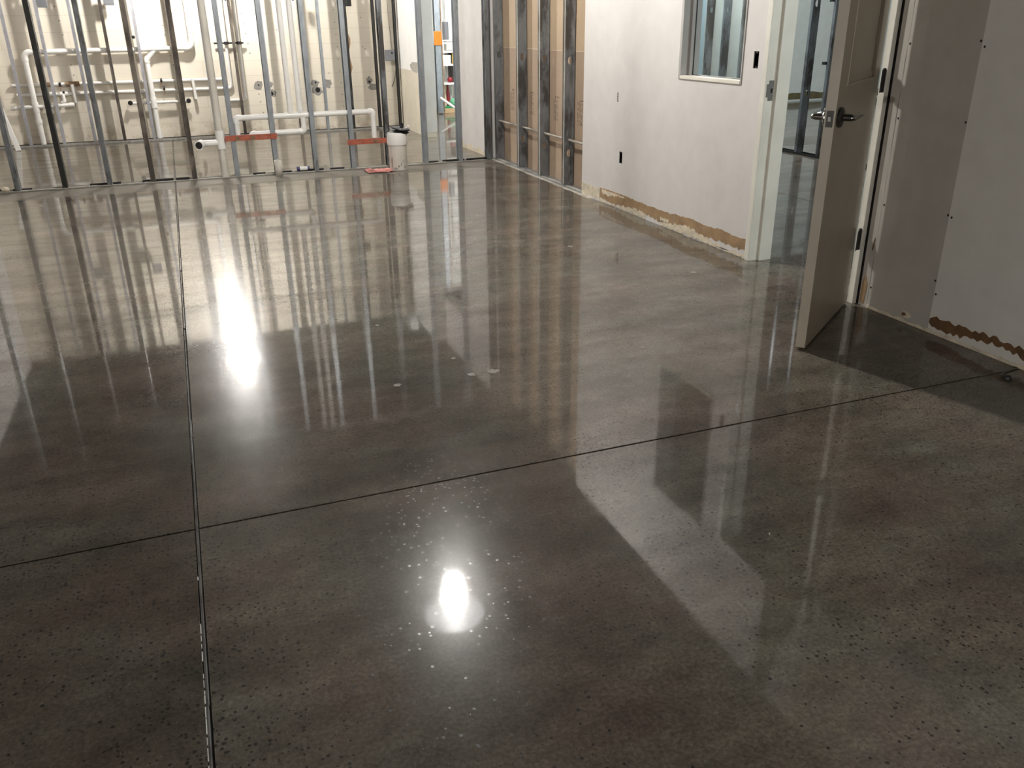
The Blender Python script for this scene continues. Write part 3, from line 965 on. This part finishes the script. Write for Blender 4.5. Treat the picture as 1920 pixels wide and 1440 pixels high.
# tracks
def track(name, label, x0, x1, y, d, lip, mat, cat='track'):
    m = MB()
    m.add([(x0, y, .002), (x1, y, .002), (x1, y + d, .002), (x0, y + d, .002)], [(0, 1, 2, 3)])
    for yy in (y, y + d):
        m.add([(x0, yy, .002), (x1, yy, .002), (x1, yy, lip), (x0, yy, lip)], [(0, 1, 2, 3)])
    return tag(m.build(name, mat, smooth=False, solid=.0015), label, cat)
tr = track('floor_track', 'low grey steel floor track carrying the front stud row', -2.44, 3.04, YP - .004, .100, .012, MT['track'])
r_ = random.Random(17)
x = -2.3
while x < 3.0:                                  # dark mastic and gaps along the track
    ln = r_.uniform(.03, .28)
    if r_.random() < .62:
        yy = YP + .094 - r_.uniform(0, .02)
        m = MB()
        m.prism([(x, yy), (x + ln, yy + r_.uniform(-.006, .006)), (x + ln, yy + .035), (x, yy + .03)], lambda a, b, c: (a, b, .0022 + c), r_.uniform(.012, .020))
        m.build('black_mastic', MT['void'], tr, smooth=False)
    x += ln + r_.uniform(.02, .15)
m = MB()
x = -2.3
while x < 3.05:
    ln = r_.uniform(.05, .3)
    if r_.random() < .55:
        m.prism(blob(ln / 2, .012, 9, .4, r_), lambda a, b, c, x=x: (x + a, YP + .045 + b, .0035 + c), r_.uniform(.002, .006))
    x += ln * .8
m.build('debris_dust', MT['dust'], tr, smooth=False)['kind'] = 'stuff'
track('floor_track', 'low steel floor track at the foot of the cream block wall', -2.44, 2.99, 12.331, .062, .024, MT['track'])
m = MB()
m.add([(3.148, 6.645, .002), (3.248, 6.645, .002), (3.248, 8.975, .002), (3.148, 8.975, .002)], [(0, 1, 2, 3)])
m.add([(3.148, 6.645, .002), (3.148, 8.975, .002), (3.148, 8.975, .014), (3.148, 6.645, .014)], [(0, 1, 2, 3)])
tk = tag(m.build('floor_track', MT['galv'], smooth=False, solid=.0015), 'dusty floor track below the brown board', 'track')
m = MB()
r_ = random.Random(3)
y = 6.66
while y < 8.9:
    m.prism(blob(.014, r_.uniform(.03, .09), 11, .45, r_), lambda a, b, c, y=y: (3.172 + a, y + b, .0035 + c), r_.uniform(.004, .010))
    y += r_.uniform(.05, .13)
m.build('plaster_crumbs', MT['dust'], tk, smooth=False)['kind'] = 'stuff'
m = MB()
r_ = random.Random(33)
n = 40
P = [(3.146, 6.3 + k * 2.6 / n) for k in range(n + 1)] + [(3.108 + r_.uniform(-.008, .008), 6.3 + k * 2.6 / n) for k in range(n, -1, -1)]
P = [(a, b) for a, b in P if b > 6.42]
m.prism(P, lambda a, b, c: (a, b, .0003 + c), .0012)
m.build('dust_line', MT['dust'], tk, smooth=False)
br_ = MB().box(-2.0, 2.98, 12.346, 12.384, 2.375, 2.395)
tag(br_.build('bridging_channel', MT['galv_dark'], smooth=False), 'horizontal bridging channel high across the thin studs, seen mirrored in the floor', 'channel')
tt = MB().box(-2.44, 3.1, YP - .004, YP + .10, WH - .03, WH)
tag(tt.build('head_track', MT['galv_dark'], smooth=False), 'head track over the front stud row above the photo', 'track')

# conduit through the dark studs
m = MB().tube([(3.198, 6.66, .404), (3.198, 8.842, .405)], .0105, 12)
tag(m.build('conduit_pipe', simple('dusty_conduit', (.42, .38, .33), .5, .2)), 'thin conduit running level through the dark studs of the brown board', 'conduit')

# ------------------------------------------------------------------ plumbing on the block wall
YB = 12.4735                      # thin water pipes, against the wall
YD = 12.428                      # thick drain pipe, just in front of them
p1 = pipe('drain_pipe', 'thick white drain pipe system along the cream wall with two drop legs', [(-1.665, YD, .0), (-1.665, YD, 1.11), (.282, YD, 1.12), (.282, YD, 2.85)], .031, MT['wrap'], part='main_run')
coupling(p1, (-.17, YD, 1.12), (1, 0, 0), .038, MT['wrap'], .13, 'tee')
coupling(p1, (-1.665, YD, .475), (0, 0, 1), .038, MT['wrap'], .12, 'tee')
coupling(p1, (-1.665, YD, .30), (0, 0, 1), .038, MT['wrap'], .05)
pipe('', '', [(-.17, YD, 1.11), (-.288, YD, .99), (-.288, YD, .012)], .031, MT['wrap'], R=.05, parent=p1, part='drop_leg')
coupling(p1, (-.288, YD, .47), (0, 0, 1), .040, MT['wrap'], .13, 'tee')
coupling(p1, (-.288, YD, .06), (0, 0, 1), .038, MT['pvc'], .06, 'floor_collar')
pipe('', '', [(-1.93, YD, .47), (-1.235, YD, .482)], .024, MT['wrap'], cap1=True, cap0=True, parent=p1, part='branch_arm')
coupling(p1, (-1.48, YD, .478), (1, 0, 0), .031, MT['wrap'], .08)
pipe('', '', [(-.58, YD, .49), (-.56, YD, .472), (.13, YD, .472)], .018, MT['pvc'], R=.01, cap0=True, cap1=True, parent=p1, part='cross_arm')
for x in (-.57, .14):
    MB().lathe((x, YD - .034, .478), [(.026, 0), (.03, .006), (.03, .02), (.02, .024)], 16, (0, 1, 0)).build('end_clamp', MT['hinge'], p1)
coupling(p1, (-.19, YD, .472), (1, 0, 0), .023, MT['pvc'], .04)
p3 = pipe('water_pipe', 'upper of the two level white water pipes on the block wall', [(-1.88, YB, .73), (.60, YB, .728)], .0195, MT['wrap'], cap1=True)
coupling(p3, (-1.20, YB - .008, .73), (1, 0, 0), .029, MT['copper'], .16, 'brown_wrap')
coupling(p3, (-1.47, YB - .006, .73), (1, 0, 0), .027, MT['copper'], .07, 'brown_wrap')
pipe('', '', [(-1.205, YB - .045, .725), (-1.195, YB - .045, .508)], .022, MT['wrap'], parent=p3, part='riser')
pipe('', '', [(.228, YB - .040, .745), (.236, YB - .040, .505)], .019, MT['wrap'], cap1=True, parent=p3, part='stub')
p4 = pipe('water_pipe', 'lower level white water pipe turning up beside the dark brown stud', [(-1.85, YB, .615), (.705, YB, .612), (.720, YB, 2.85)], .0195, MT['wrap'])
coupling(p4, (-1.32, YB - .006, .616), (1, 0, 0), .027, MT['wrap'], .10, 'tee')
coupling(p4, (-1.45, YB - .006, .616), (1, 0, 0), .028, MT['pvc'], .06)
pipe('', '', [(-1.335, YB - .042, .61), (-1.33, YB - .042, .535), (-1.36, YB - .042, .51)], .020, MT['wrap'], R=.02, parent=p4, part='curled_stub')
pipe('water_pipe', 'white riser right of the dark brown stud turning left at its foot', [(.878, YB, 2.85), (.868, YB, .458), (.655, YB, .458)], .0195, MT['wrap'], R=.03)
cl = thing('pipe_clamp', 'dark clamp bar holding two white risers to the wall', 'clamp', (.56, YB, 1.17))
MB().box(.555, .93, YB - .040, YB - .024, 1.160, 1.180).build('bar', MT['hinge'], cl, smooth=False)
for x in (.712, .872):
    MB().box(x - .03, x + .03, YB - .052, YB - .038, 1.152, 1.188).build('saddle', MT['void'], cl, smooth=False, bevel=.004)
for x, z in ((-1.345, .725), (-.155, .735), (-.135, .64), (-1.32, .62)):
    t_ = thing('pipe_strap', {-1.345: 'dark strap on the upper water pipe left of brown tape', -.155: 'dark strap on the upper water pipe right of the drop leg', -.135: 'dark strap on the lower water pipe right of the drop leg', -1.32: 'dark strap on the lower water pipe left of brown tape'}[x], 'strap', (x, YB, z), 'pipe straps on the water pipes')
    MB().tube([(x - .012, YB - .006, z), (x + .012, YB - .006, z)], .027, 14).build('band', MT['hinge'], t_)
    MB().box(x - .006, x + .006, YB - .038, YB - .030, z - .075, z - .02).build('tail', MT['copper'], t_, smooth=False)

# leaning white board
bd = MB()
a_, b_ = Vector((-2.10, 12.17, .98)), Vector((-1.905, 12.05, .004))
ax = (a_ - b_).normalized()
ay = Vector((0, 1, 0)); ay = (ay - ax * ay.dot(ax)).normalized()
bd.obox((a_ + b_) / 2, ax.cross(ay), ay, ax, .028, .012, (a_ - b_).length / 2)
tag(bd.build('trim_board', MT['white'], smooth=False, bevel=.003), 'white board leaning against the block wall at far left', 'board')

# boxes on the block wall
def jbox(name, label, x0, x1, z0, z1, mat, y=12.33, d=.05, knock=True):
    o = thing(name, label, 'electrical box', ((x0 + x1) / 2, y, z0), 'electrical boxes on the block wall')
    MB().box(x0, x1, y, y + d, z0, z1).build('body', mat, o, smooth=False, bevel=.004)
    if knock:
        MB().lathe((x1 - (x1 - x0) * .3, y + .001, z1 - (z1 - z0) * .28), [(.014, 0), (.014, .003), (.006, .004)], 16, (0, -1, 0)).build('knockout', MT['hinge'], o)
    return o
jbox('junction_box', 'grey junction box high at upper left between the first pale studs', -1.395, -1.285, 1.605, 1.76, MT['steelbox'])
jbox('junction_box', 'grey junction box on top of the dark thin stud, second from left', -.665, -.545, 1.625, 1.76, MT['steelbox'])
jbox('junction_box', 'small dark edged box between the two white risers at top', .745, .775, 1.60, 1.72, MT['frame'], d=.04)
jbox('junction_box', 'black box high beside the black stud with tan paper', 2.305, 2.375, 1.60, 1.75, MT['black'], knock=False)
jbox('junction_box', 'small white tag box at the top right of the twin risers', 1.575, 1.62, 1.585, 1.72, MT['white'], y=12.30, d=.03)
sb = jbox('switch_box', 'zinc switch box with round hole between the two black corner studs', 2.785, 2.918, .905, 1.045, MT['steelbox'], y=12.30)
MB().tube([(2.775, 12.33, 1.045), (2.772, 12.34, 1.45), (2.77, 12.34, 2.8)], .006, 8).build('conduit', MT['wire'], sb)
MB().box(2.752, 2.775, 12.315, 12.33, 1.06, 1.165).build('red_tag', MT['red'], sb, smooth=False)
MB().tube([(2.918, 12.33, .93), (2.945, 12.40, .80), (2.93, 12.44, .66), (2.885, 12.46, .55)], .005, 8).build('cable', MT['wire'], sb)
MB().tube([(2.90, 12.36, 1.05), (2.88, 12.40, 1.5), (2.875, 12.40, 2.8)], .004, 8).build('cable', MT['wire'], sb)

# drilled holes and mortar patches in the block wall (pattern of the wall, kept as its parts)
r_ = random.Random(44)
for (x, z, rx, rz) in ((1.055, .635, .06, .065), (1.215, .64, .035, .045), (1.235, .525, .045, .05), (1.815, .635, .052, .052), (1.835, .535, .075, .062), (1.99, .625, .055, .06), (2.575, .645, .042, .055), (2.72, .62, .04, .05), (2.62, .555, .07, .05)):
    m = MB()
    m.prism(blob(rx, rz, 17, .22, r_), lambda a, b, c, x=x, z=z: (x + a, YW - c, z + b), .0012)
    m.build('mortar_patch', MT['mortar'], wall_back, smooth=False)
for (x, z, r) in ((1.06, .635, .011), (1.215, .52, .028), (1.735, .565, .019), (1.825, .645, .013), (1.845, .545, .034), (1.935, .64, .011), (2.575, .63, .017), (2.735, .63, .013), (-.40, 1.26, .02)):
    MB().lathe((x, YW - .0012, z), [(r, 0), (r, .0012), (r * .4, .0014)], 18, (0, -1, 0)).build('drill_hole', MT['void'], wall_back)
for k in range(9):
    MB().lathe((2.155 + .012 * k * .3, YW, 1.56 - k * .155), [(.008, 0), (.006, .0012)], 9, (0, -1, 0)).build('anchor_hole', MT['mortar'], wall_back)
for (x, z) in ((-1.23, 1.62), (-1.21, 1.46), (-1.20, 1.3), (-1.18, .95), (-1.17, .83), (-.03, 1.39), (-.02, 1.28), (.0, 1.03), (.02, .92), (.95, 1.52), (.97, 1.40), (.98, 1.28), (.99, 1.16), (1.0, 1.04), (1.05, .52), (1.06, .42), (1.08, .28), (1.45, 1.56), (1.38, 1.32), (1.42, 1.32), (2.52, 1.46), (2.52, 1.09), (2.55, 1.06), (2.02, .76)):
    MB().lathe((x, YW, z), [(.009, 0), (.006, .0012)], 9, (0, -1, 0)).build('anchor_hole', MT['mortar'], wall_back)

# ------------------------------------------------------------------ plumbing in the front stud row
YF = 8.89
w1 = pipe('vent_stack', 'greyed vent stack rising through the front stud row, left of centre', [(.335, YF - .01, .004), (.335, YF - .01, 2.84)], .034, MT['pvc_old'])
coupling(w1, (.335, YF - .01, .36), (0, 0, 1), .043, MT['pvc'], .17, 'tee')
arm, arcs = arc_path([(.335, YF - .01, .335), (.155, YF - .03, .335), (.138, YF - .09, .333)], .03)
MB().tube(arm, .030).build('branch_arm', MT['pvc'], w1)
MB().tube([(.155, YF - .045, .334), (.128, YF - .118, .330)], .042, 20).build('open_elbow', MT['pvc'], w1)
d_ = (Vector((.128, YF - .118, .330)) - Vector((.155, YF - .045, .334))).normalized()
MB().lathe(Vector((.128, YF - .118, .330)) + d_ * .0006, [(.033, 0), (.033, .0015), (.03, .0016)], 20, d_).build('open_end', MT['void'], w1)

wa = thing('waste_assembly', 'white waste pipe loop with two tall risers threaded through the front studs', 'pipe', (1.1, YF, .3))
pipe('', '', [(.500, YF, .395), (.500, YF, .550), (1.842, YF, .556), (1.842, YF, .300)], .026, MT['pvc'], parent=wa, part='main_pipe', R=.032)
pipe('', '', [(.63, YF - .01, .372), (.64, YF - .01, .397), (1.14, YF - .01, .400), (1.14, YF - .01, .53)], .026, MT['pvc'], parent=wa, part='lower_branch', R=.030)
for x in (1.025, 1.120):
    MB().tube([(x, YF, .56), (x - .003, YF, 2.84)], .0265).build('riser', MT['pvc'], wa)
    coupling(wa, (x, YF, .60), (0, 0, 1), .0315, MT['pvc'], .05)
coupling(wa, (1.075, YF, .553), (1, 0, 0), .0325, MT['pvc'], .22, 'double_tee')

def bracket(label, x0, x1, z, dz, ring):
    o = thing('red_bracket', label, 'bracket', (x0, YP - .01, z), 'red steel stub-out brackets on the front studs')
    n = 12
    holes = []
    L = x1 - x0
    for k in range(n):
        u = x0 + L * (k + .7) / (n + .5)
        if k % 3 != 1:
            holes.append((u, u + L * .022, z - .007, z - .001))
        if k % 2 == 0 and k > 5:
            holes.append((u + .006, u + .006 + L * .026, z + .006, z + .013))
    m = MB()
    pierced(m, lambda u, v, w: (u, YP - .0075 - w, v + dz * (u - x0)), x0, x1, z - .026, z + .026, holes, .003)
    m.build('perforated_bar', MT['redsteel'], o, smooth=False)
    for (x, s) in ring:
        MB().lathe((x, YP - .0125, z - .004 + dz * (x - x0)), [(.020, 0), (.020, .010), (.013, .010), (.013, .002)], 18, (0, -1, 0)).build('pipe_ring', MT['copper'], o)
    return o
bracket('red perforated bracket on the front studs, left one by the vent stack', .375, .865, .372, .0, ((.49, 1), (.635, 1)))
bracket('red perforated bracket on the front studs, right one by the cleanout pipe', 1.548, 2.005, .272, .0, ((1.838, 1),))

# cleanout pipe with black gasket cap
cx, cy = 2.022, 8.66
co = thing('cleanout_pipe', 'fat white cleanout pipe with ragged black cap standing before the front studs', 'pipe', (cx, cy, 0))
MB().lathe((cx, cy, 0), [(.092, 0), (.092, .245), (.088, .25)], 32).build('lower_pipe', MT['pvc_old'], co)
MB().lathe((cx, cy, .246), [(.099, 0), (.101, .006), (.101, .105), (.094, .118), (.070, .120)], 32).build('collar', MT['white'], co)
tilt = Vector((.16, -.10, 1)).normalized()
MB().lathe((cx + .034, cy, .362), [(.066, 0), (.090, .006), (.096, .016), (.070, .020), (.074, .028), (.098, .034), (.094, .046), (.030, .05)], 26, tilt).build('gasket_cap', MT['black'], co)
MB().tube([(cx + .05, cy, .40), (cx + .06, cy, .435), (cx + .05, cy - .01, .455)], .016, 10, radii=[.022, .018, .012]).build('cap_stem', MT['black'], co)
r_ = random.Random(9)
for k in range(18):
    a = 2 * PI * k / 18
    if r_.random() < .55:
        p = Vector((cx + .034 + .092 * math.cos(a), cy + .092 * math.sin(a), .407 + .014 * math.cos(a)))
        MB().obox(p, Vector((math.cos(a), math.sin(a), 0)), Vector((-math.sin(a), math.cos(a), 0)), up, .010, .008, .003).build('white_scrap', MT['white'], co, smooth=False)
m = MB()
for (a, z, ha, hz) in ((-2.55, .075, .10, .055), (-1.5, .06, .06, .02), (-1.25, .085, .05, .018), (-1.75, .04, .12, .014), (-1.05, .03, .10, .018), (-2.1, .02, .2, .012)):
    P = blob(ha, hz, 11, .35, r_)
    m.add([(cx + .0928 * math.cos(a + u), cy + .0928 * math.sin(a + u), max(.001, z + v)) for u, v in P], [tuple(range(len(P)))])
m.build('scuff', MT['mortar'], co, smooth=False, solid=.001)

sp_ = thing('pipe_stub', 'short cut white pipe stub with ragged top rising by the floor track', 'pipe', (.835, 8.745, 0))
r_ = random.Random(2)
m = MB()
n = 20
base_ = [(.835 + .031 * math.cos(2 * PI * k / n), 8.765 + .031 * math.sin(2 * PI * k / n)) for k in range(n)]
m.add([(x, y, 0) for x, y in base_] + [(x, y, .150 + r_.uniform(-.008, .008)) for x, y in base_], [(k, (k + 1) % n, n + (k + 1) % n, n + k) for k in range(n)])
m.build('stub', MT['pvc_old'], sp_, solid=.006)

ft = thing('pipe_fitting', 'small white fitting with navy ends lying in the floor track', 'fitting', (1.10, 8.90, .02))
MB().tube([(1.05, 8.893, .036), (1.14, 8.897, .036)], .019).build('sleeve', MT['white'], ft)
MB().tube([(1.028, 8.892, .036), (1.055, 8.893, .036)], .021).build('end', MT['blue'], ft)
MB().tube([(1.132, 8.897, .036), (1.152, 8.898, .036)], .021).build('end', MT['blue'], ft)

# crumpled red paper
r_ = random.Random(6)
m = MB()
NX, NY = 12, 6
vs, fs = [], []
for j in range(NY + 1):
    for i in range(NX + 1):
        e = 1 - i / NX
        vs.append((1.675 + .265 * i / NX + r_.uniform(-.006, .006), 8.50 + .225 * j / NY + r_.uniform(-.008, .008), .003 + r_.uniform(0, .010) + (.014 * r_.random() if i < 4 and j > 2 else 0)))
for j in range(NY):
    for i in range(NX):
        a = j * (NX + 1) + i
        fs.append((a, a + 1, a + NX + 2, a + NX + 1))
m.add(vs, fs)
tag(m.build('paper_sheet', MT['pink'], smooth=False, solid=.001), 'crumpled red and pink paper on the slab left of the cleanout pipe', 'paper')
m = MB()
m.lathe((-1.585, 8.885, .004), [(.02, 0), (.034, .012), (.036, .026), (.024, .04), (.008, .045)], 9)
pb = m.build('paper_scrap', MT['plaster'], smooth=False)
tag(pb, 'small pale crumpled scrap on the floor track at left frame edge', 'scrap')

# debris by the right wall
m = MB()
r_ = random.Random(13)
m.lathe((3.0, 2.255, 0), [(.014, 0), (.019, .004), (.016, .011), (.006, .014)], 9)
m.v = [(x + r_.uniform(-.003, .003), y * 1.0 + r_.uniform(-.003, .003), z) for x, y, z in m.v]
tag(m.build('rubber_crumb', MT['black'], smooth=False), 'black rubber crumb on the slab near the right frame edge', 'debris')
m = MB().tube([(3.035, 2.304, .003), (3.13, 2.318, .004)], .0028, 8)
tag(m.build('thin_stick', simple('grey_stick', (.16, .14, .125), .6), None), 'thin grey stick lying on the joint by the right wall', 'debris')

# ------------------------------------------------------------------ side room contents
GS = 'studs of the side room row'
SR = [(7.06, 'side room stud hidden behind the door leaf'), (7.45, 'side room stud next to the door edge, with two dark clips'), (7.80, 'side room stud seen clear in the middle of the doorway'),
      (8.20, 'side room stud behind the wall left of the doorway'), (8.60, 'side room stud at the edge of the green board'), (9.00, 'rightmost dark stud seen through the window'),
      (9.385, 'middle dark stud seen through the window'), (9.74, 'leftmost grey stud seen through the window, by the pale blue board')]
for (y, lab) in SR[1:3] + SR[4:]:
    s_ = stud(lab, 6.28, y, MT['galv_dark'], axis='x', depth=.092, flange=.036, group=GS, holes=(.62, 1.50, 2.2) if y < 9.2 else (.62, 1.47, 2.2))
    if abs(y - 7.45) < .01:
        for z in (1.52, .93):
            MB().box(6.262, 6.30, y + .036, y + .085, z, z + .028).build('clip', MT['void'], s_, smooth=False)
m = MB()
m.add([(6.275, 6.0, .002), (6.377, 6.0, .002), (6.377, 9.94, .002), (6.275, 9.94, .002)], [(0, 1, 2, 3)])
for xx in (6.275, 6.374):
    m.add([(xx, 6.0, .002), (xx, 9.94, .002), (xx, 9.94, .020), (xx, 6.0, .020)], [(0, 1, 2, 3)])
tag(m.build('floor_track', MT['galv_black'], smooth=False, solid=.0015), 'dark floor track of the side room stud row', 'track')

# ------------------------------------------------------------------ store area contents
pp = stud('grey stud post in the store area carrying an orange paper notice', 4.045, 14.0, MT['galv'], depth=.092, flange=.10, h=3.0, holes=(.75, 1.6), name='metal_stud')
MB().box(4.090, 4.104, 13.985, 13.999, .012, 3.0).build('copper_edge', MT['copper'], pp, smooth=False)
m = MB().box(3.968, 4.092, 13.980, 13.984, 1.055, 1.250)
m.add([(3.968, 13.9795, 1.250), (4.092, 13.9795, 1.250), (4.092, 13.983, 1.262), (3.968, 13.983, 1.262)], [(0, 1, 2, 3)])
tag(m.build('paper_notice', MT['orange'], smooth=False), 'bright orange paper notice fixed on the store area post', 'notice')
sh = thing('shelf_unit', 'white open shelf unit in the store area behind the post', 'shelf', (4.12, 14.15, 0))
for (z, t) in ((.445, .032), (.735, .03), (.935, .03), (1.075, .022), (1.11, .02)):
    MB().box(4.10, 5.0, 14.12, 14.5, z, z + t).build('shelf', MT['white'], sh, smooth=False)
for x in (4.105, 4.28, 4.96):
    MB().box(x, x + .03, 14.46, 14.5, 0, 2.4).build('upright', MT['white'], sh, smooth=False)
MB().box(4.335, 4.37, 14.10, 14.12, .46, 2.4).build('upright', MT['white'], sh, smooth=False)
m = MB().box(4.125, 4.285, 14.15, 14.35, .766, .90)
tag(m.build('storage_box', MT['white'], smooth=False, bevel=.004), 'white box on the second shelf of the store shelf unit', 'box')
m = MB().box(4.20, 4.27, 14.16, 14.3, 1.131, 1.40)
tag(m.build('storage_box', MT['steelbox'], smooth=False, bevel=.004), 'grey box on the top shelf of the store shelf unit', 'box')
m = MB().box(4.30, 4.45, 14.17, 14.4, .766, .93)
bk = tag(m.build('storage_crate', MT['wood'], smooth=False), 'black crate with yellow strap on the second shelf of the store unit', 'crate')
MB().box(4.312, 4.328, 14.165, 14.17, .77, .93).build('strap', MT['yellow'], bk, smooth=False)
m = MB().box(4.305, 4.45, 14.17, 14.4, .478, .73)
tag(m.build('storage_crate', MT['wood'], smooth=False), 'dark crate on the lowest shelf beside the red ball', 'crate')
rb = MB()
rb.lathe((4.262, 14.165, .478), [(.014, 0), (.038, .010), (.046, .03), (.046, .05), (.034, .075), (.012, .085)], 20)
tag(rb.build('red_ball', MT['red']), 'dark red ball on the lowest white shelf in the store area', 'ball')
cn = thing('red_canister', 'tall dark red canister with white hose under the lowest white shelf', 'canister', (4.262, 14.32, .0))
MB().lathe((4.262, 14.32, .11), [(.035, 0), (.038, .01), (.030, .20), (.017, .27), (.017, .32)], 20).build('body', MT['red'], cn)
MB().tube([(4.30, 14.3, .42), (4.335, 14.29, .36), (4.335, 14.29, .30), (4.31, 14.3, .22)], .018, 10).build('hose', MT['white'], cn)
MB().lathe((4.262, 14.32, .0), [(.036, 0), (.036, .11)], 16).build('foot', MT['void'], cn)
gb = MB().lathe((4.300, 14.165, .11), [(.015, 0), (.05, .02), (.062, .055), (.055, .09), (.02, .115)], 20)
tag(gb.build('green_ball', MT['mint']), 'mint green ball on the green tray in the store area', 'ball')
gt = MB().box(4.05, 4.48, 14.11, 14.22, .075, .109)
tag(gt.build('green_tray', MT['green'], smooth=False, bevel=.006), 'dark green tray on the tan plank in the store area', 'tray')
tb = MB().box(3.93, 4.6, 14.10, 14.25, .0, .0745)
tag(tb.build('tan_plank', MT['tan'], smooth=False, bevel=.003), 'tan plank on the floor at the foot of the store shelf unit', 'plank')
lp = MB().tube([(4.02, 13.93, .26), (4.31, 13.62, .021)], .021, 14)
tag(lp.build('loose_pipe', MT['pvc']), 'loose white pipe slanting down before the store shelf unit', 'pipe')
cb_ = MB().box(4.12, 4.22, 14.27, 14.45, .0, .44)
tag(cb_.build('carton', MT['plaster'], smooth=False), 'cream carton under the lowest shelf left of the red canister', 'carton')

# ------------------------------------------------------------------ work lamps and added fill lamps (own light)
for i, (nm, p, r, I, col, lab) in enumerate(LAMPS):
    lo = thing(nm, lab, 'lamp', p, 'temporary work lamps under the deck')
    st = 2.0 if i < 2 else 1.0                 # the two hall lamps carry long bulbs
    strength = I / (PI * r * r * (1 + (st - 1) * .45))
    mt = emit('lit_bulb_%d' % i, col, strength)
    prof = [(r * math.sin(PI * k / 12), -r * st * math.cos(PI * k / 12)) for k in range(1, 12)]
    MB().lathe(p, prof, 20).build('bulb', mt, lo)
    r = r * st
    MB().lathe((p[0], p[1], p[2] + r * .98), [(.035, 0), (.035, .09), (.012, .10)], 16).build('socket', MT['black'], lo)
    MB().lathe((p[0], p[1], p[2] + r + .03), [(.26, 0), (.25, .012), (.05, .06), (.036, .062)], 28).build('shade', MT['steelbox'], lo)  # hood added to keep lamp light off the deck above
    MB().tube([(p[0], p[1], p[2] + r + .18), (p[0], p[1], 4.6)], .006, 8).build('cord', MT['black'], lo)
